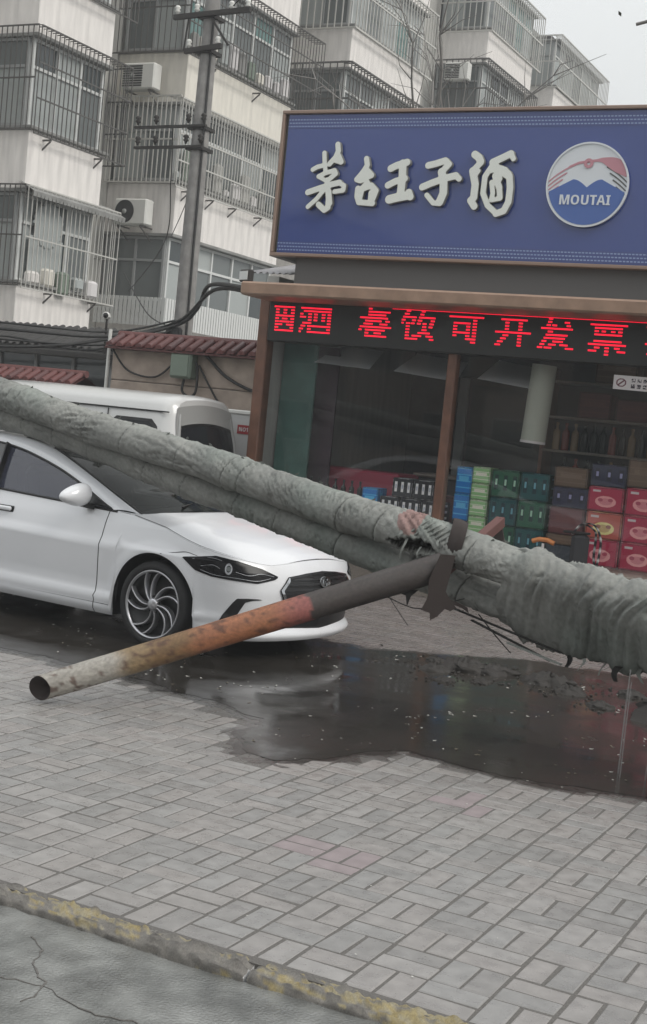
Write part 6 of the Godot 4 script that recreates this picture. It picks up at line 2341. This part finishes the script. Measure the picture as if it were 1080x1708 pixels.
# ------------------------------------------------------------------ wires, debris, twigs
func build_small() -> void:
	var lines := [[[Vector3(-3.9, 0.86, -8.5), Vector3(-3.75, 0.55, -8.6), Vector3(-3.6, 0.32, -8.7)], "two-coloured snapped cord dangling in front of the car's grille"],
		[[Vector3(-3.149, 0.70, -7.205), Vector3(-2.971, 0.65, -7.236), Vector3(-2.832, 0.684, -7.252), Vector3(-2.682, 0.745, -7.275)], "thin wire looping just below the post beside the torn bracket"],
		[[Vector3(-2.558, 0.68, -7.19), Vector3(-2.524, 0.552, -7.397), Vector3(-2.492, 0.425, -7.627)], "thin wire end slanting down from the lower pipe right of the torn bracket"]]
	for l in lines:
		var g := Geo.new()
		g.tube(curve(l[0], 8), 0.0035, 6)
		tag(obj("loose_wire", g, M.wire), l[1], "wire", "loose wires under the fallen pipes")
	# thin streams of water falling from the wrap into the puddle
	var o := thing("water_drips", Vector3.ZERO, 0, "thin streams of water falling from the torn wrap into the puddle", "water")
	for s in [[-1.63, 0.55, -6.98, 0.0045], [-1.60, 0.5, -6.9, 0.003], [-1.48, 0.52, -6.95, 0.003], [-1.42, 0.5, -6.9, 0.0025]]:
		var g := Geo.new()
		g.tube([Vector3(s[0], s[1], s[2]), Vector3(s[0] - 0.003, 0.25, s[2]), Vector3(s[0] - 0.004, 0.004, s[2])], s[3], 6)
		obj("stream", g, M.drip, o)
	# clods of wet mud
	var clods := [[-3.32, -9.2, 0.16], [-3.12, -9.25, 0.12], [-3.45, -8.95, 0.09], [-2.7, -9.2, 0.15], [-2.5, -9.0, 0.10], [-2.2, -8.7, 0.08], [-3.05, -8.8, 0.05], [-2.15, -9.3, 0.09], [-3.6, -9.3, 0.06], [-3.25, -8.6, 0.06], [-1.55, -8.75, 0.34], [-1.0, -8.6, 0.3]]
	var where := ["largest, nearest the car's nose", "just right of the largest", "left and nearer", "middle of the far water", "right of the middle one", "small, farther right", "tiny, before the pair", "by the far right edge", "leftmost small", "nearest small", "big heap under the dripping wrap", "heap at the right edge"]
	for k in clods.size():
		var c = clods[k]
		var g := Geo.new()
		var rows := []
		for i in 12:
			var row := PackedVector3Array()
			for j in 26:
				var a := TAU * j / 26
				var f := i / 11.0
				var r: float = c[2] * (1 - f) * (1.0 + wave.get_noise_3d(cos(a) * 160 + k * 70, sin(a) * 160, f * 90) * 0.6 + wave.get_noise_3d(cos(a) * 500 + k * 70, sin(a) * 500, f * 300) * 0.35)
				row.append(Vector3(cos(a) * r * 1.2, sqrt(f) * c[2] * 0.5 + wave.get_noise_3d(cos(a) * 500, sin(a) * 500, f * 300 + k * 50) * 0.3 * c[2] * minf(1.0, f * 3.0), sin(a) * r))
			rows.append(row)
		g.grid(rows, true, true)
		var m := obj("mud_clod", g, M.mud)
		m.position = Vector3(c[0], 0.002, c[1])
		tag(m, "clod of dark mud in the puddle, " + where[k], "mud", "mud clods in the puddle")
	var crumbs := MultiMesh.new()
	crumbs.transform_format = MultiMesh.TRANSFORM_3D
	var cg := Geo.new()
	cg.lathe([Vector2(0.0, -0.3), Vector2(0.9, 0.0), Vector2(0.7, 0.5), Vector2(0.0, 0.7)], 6, Transform3D(Basis(Vector3.RIGHT, Vector3.FORWARD, Vector3.UP), Vector3.ZERO))
	crumbs.mesh = cg.mesh()
	crumbs.instance_count = 330
	for k in 330:
		var c = clods[k % clods.size()]
		var s := rng.randf_range(0.003, 0.013)
		crumbs.set_instance_transform(k, Transform3D(Basis(Vector3(rng.randf() - 0.5, 1, rng.randf() - 0.5).normalized(), rng.randf() * TAU).scaled(Vector3(s * 1.3, s, s)), Vector3(c[0] + rng.randfn(0, 0.9) * c[2] * 1.7, 0.008, c[1] + rng.randfn(0, 0.9) * c[2] * 1.5)))
	var ci := MultiMeshInstance3D.new()
	ci.name = "mud_crumbs"
	ci.multimesh = crumbs
	ci.material_override = M.mud
	add_child(ci)
	tag(ci, "dark crumbs of mud strewn round the clods in the puddle", "mud", "", "stuff")
	# flakes of plaster and leaf bits on the water and the paving
	var mm := MultiMesh.new()
	mm.transform_format = MultiMesh.TRANSFORM_3D
	mm.use_colors = true
	var fg := Geo.new()
	var ring := PackedVector3Array()
	for j in 6:
		var a := TAU * j / 6
		ring.append(Vector3(cos(a) * 1.0, 0.12 * sin(a * 2 + 1), sin(a) * 0.55))
	fg.fan(ring, true)
	mm.mesh = fg.mesh()
	var spots := []
	while spots.size() < 480:
		var p := Vector2(rng.randf_range(-7.5, 0.0), rng.randf_range(-9.6, -5.7))
		var w := wet(p)
		var cl := wave.get_noise_2d(p.x * 140 + 50, p.y * 140)
		if w > 0.02 and rng.randf() < 0.03 + maxf(0, cl - 0.05) * 4.0 + (0.12 if w < 0.35 else 0.0): spots.append(p)
	for k in 70:
		spots.append(Vector2(rng.randf_range(-4.5, 0.5), rng.randf_range(-6.6, -3.7)))
	mm.instance_count = spots.size()
	for k in spots.size():
		var s := rng.randf_range(0.004, 0.016) * (0.45 if k >= 480 else 1.0)
		mm.set_instance_transform(k, Transform3D(Basis(Vector3.UP, rng.randf() * TAU).scaled(Vector3(s, s, s)), Vector3(spots[k].x, 0.0065 if k < 480 else 0.004, spots[k].y)))
		var b := rng.randf()
		mm.set_instance_color(k, Color(0.55, 0.54, 0.5) if b < 0.55 or k >= 480 else Color(0.12, 0.10, 0.07))
	var mi := MultiMeshInstance3D.new()
	mi.name = "debris_flakes"
	mi.multimesh = mm
	mi.material_override = mat("flake_tint", Color.WHITE, 0.5, {"vc": true})
	add_child(mi)
	tag(mi, "scattered pale flakes and leaf bits floating on the puddle", "debris", "", "stuff")
	# bare tree behind the shop and a leafy twig from a street tree at the right
	tree("bare_tree", Vector3(-8.6, 0, -19.5), 6.2, "bare thin-twigged tree behind the blue sign, before the far bays", 11)
	var t := thing("street_tree", Vector3(1.6, 0, -10.2), 0, "leafy twigs of a street tree reaching in at the top right corner", "tree")
	var g := Geo.new()
	g.tube([Vector3(0, 0, 0), Vector3(0.05, 2.4, 0.1), Vector3(-0.1, 4.6, 0.2)], [0.16, 0.12, 0.07], 10)
	obj("trunk", g, M.bark, t)
	for b in [[Vector3(-0.1, 4.3, 0.2), Vector3(-2.0, 4.75, 0.75), Vector3(-3.4, 4.62, 1.15), Vector3(-4.15, 4.47, 1.2)], [Vector3(-3.3, 4.63, 1.12), Vector3(-3.8, 4.72, 1.15), Vector3(-4.1, 4.62, 1.16)], [Vector3(-0.1, 4.5, 0.2), Vector3(-0.9, 5.8, 0.4), Vector3(-1.6, 6.6, 0.2)], [Vector3(0, 4.4, 0.2), Vector3(0.9, 5.6, -0.3), Vector3(1.3, 6.5, -0.6)]]:
		g = Geo.new()
		g.tube(curve(b, 6), 0.011, 6)
		obj("limb", g, M.bark, t)
	g = Geo.new()
	for k in 160:
		var c: Vector3 = [Vector3(-4.0, 4.52, 1.18), Vector3(-3.85, 4.64, 1.15), Vector3(-1.3, 6.2, 0.3), Vector3(1.1, 6.1, -0.4)][k % 4]
		var spread := 0.14 if k % 4 < 2 else 0.6
		if k % 4 < 2 and k > 60: continue
		var p := c + Vector3(rng.randfn(0, spread), rng.randfn(0, spread * 0.6), rng.randfn(0, spread))
		var b := Basis(Vector3(rng.randf_range(-1, 1), rng.randf_range(-1, 1), rng.randf_range(-1, 1)).normalized(), rng.randf() * TAU)
		g.quad(p + b * Vector3(-0.02, 0, 0), p + b * Vector3(0, -0.011, 0.004), p + b * Vector3(0.024, 0, 0), p + b * Vector3(0, 0.011, 0.004))
	stuff(obj("leaves", g, M.leaf, t))

func tree(called: String, at: Vector3, h: float, label: String, sd: int) -> void:
	var t := thing(called, at, 0, label, "tree")
	var r := RandomNumberGenerator.new()
	r.seed = sd
	var g := Geo.new()
	g.tube([Vector3.ZERO, Vector3(0.05, h * 0.5, 0), Vector3(0, h, 0.05)], [0.11, 0.085, 0.045], 10)
	obj("trunk", g, M.bark, t)
	var crown := Geo.new()
	for k in 9:
		var y := h * (0.65 + 0.35 * k / 8.0)
		var a := k * 2.4
		var d := Vector3(cos(a), 1.0 + 0.4 * r.randf(), sin(a)).normalized()
		var p := Vector3(0, y, 0)
		var pts := [p]
		for i in 5:
			d = (d + Vector3(r.randf_range(-0.4, 0.4), r.randf_range(-0.15, 0.35), r.randf_range(-0.4, 0.4))).normalized()
			p += d * 0.52
			pts.append(p)
			if i > 0:
				for q in 3:
					var e := (d + Vector3(r.randf_range(-1, 1), r.randf_range(-0.5, 0.8), r.randf_range(-1, 1))).normalized()
					var p2 := p + e * 0.4
					var e2 := (e + Vector3(r.randf_range(-0.6, 0.6), r.randf_range(-0.6, 0.3), r.randf_range(-0.6, 0.6))).normalized()
					crown.tube([p, p2, p2 + e2 * 0.4], [0.009, 0.006, 0.003], 5, false)
		crown.tube(pts, [0.032, 0.026, 0.02, 0.015, 0.011, 0.007], 6, false)
	stuff(obj("crown", crown, M.bark, t))
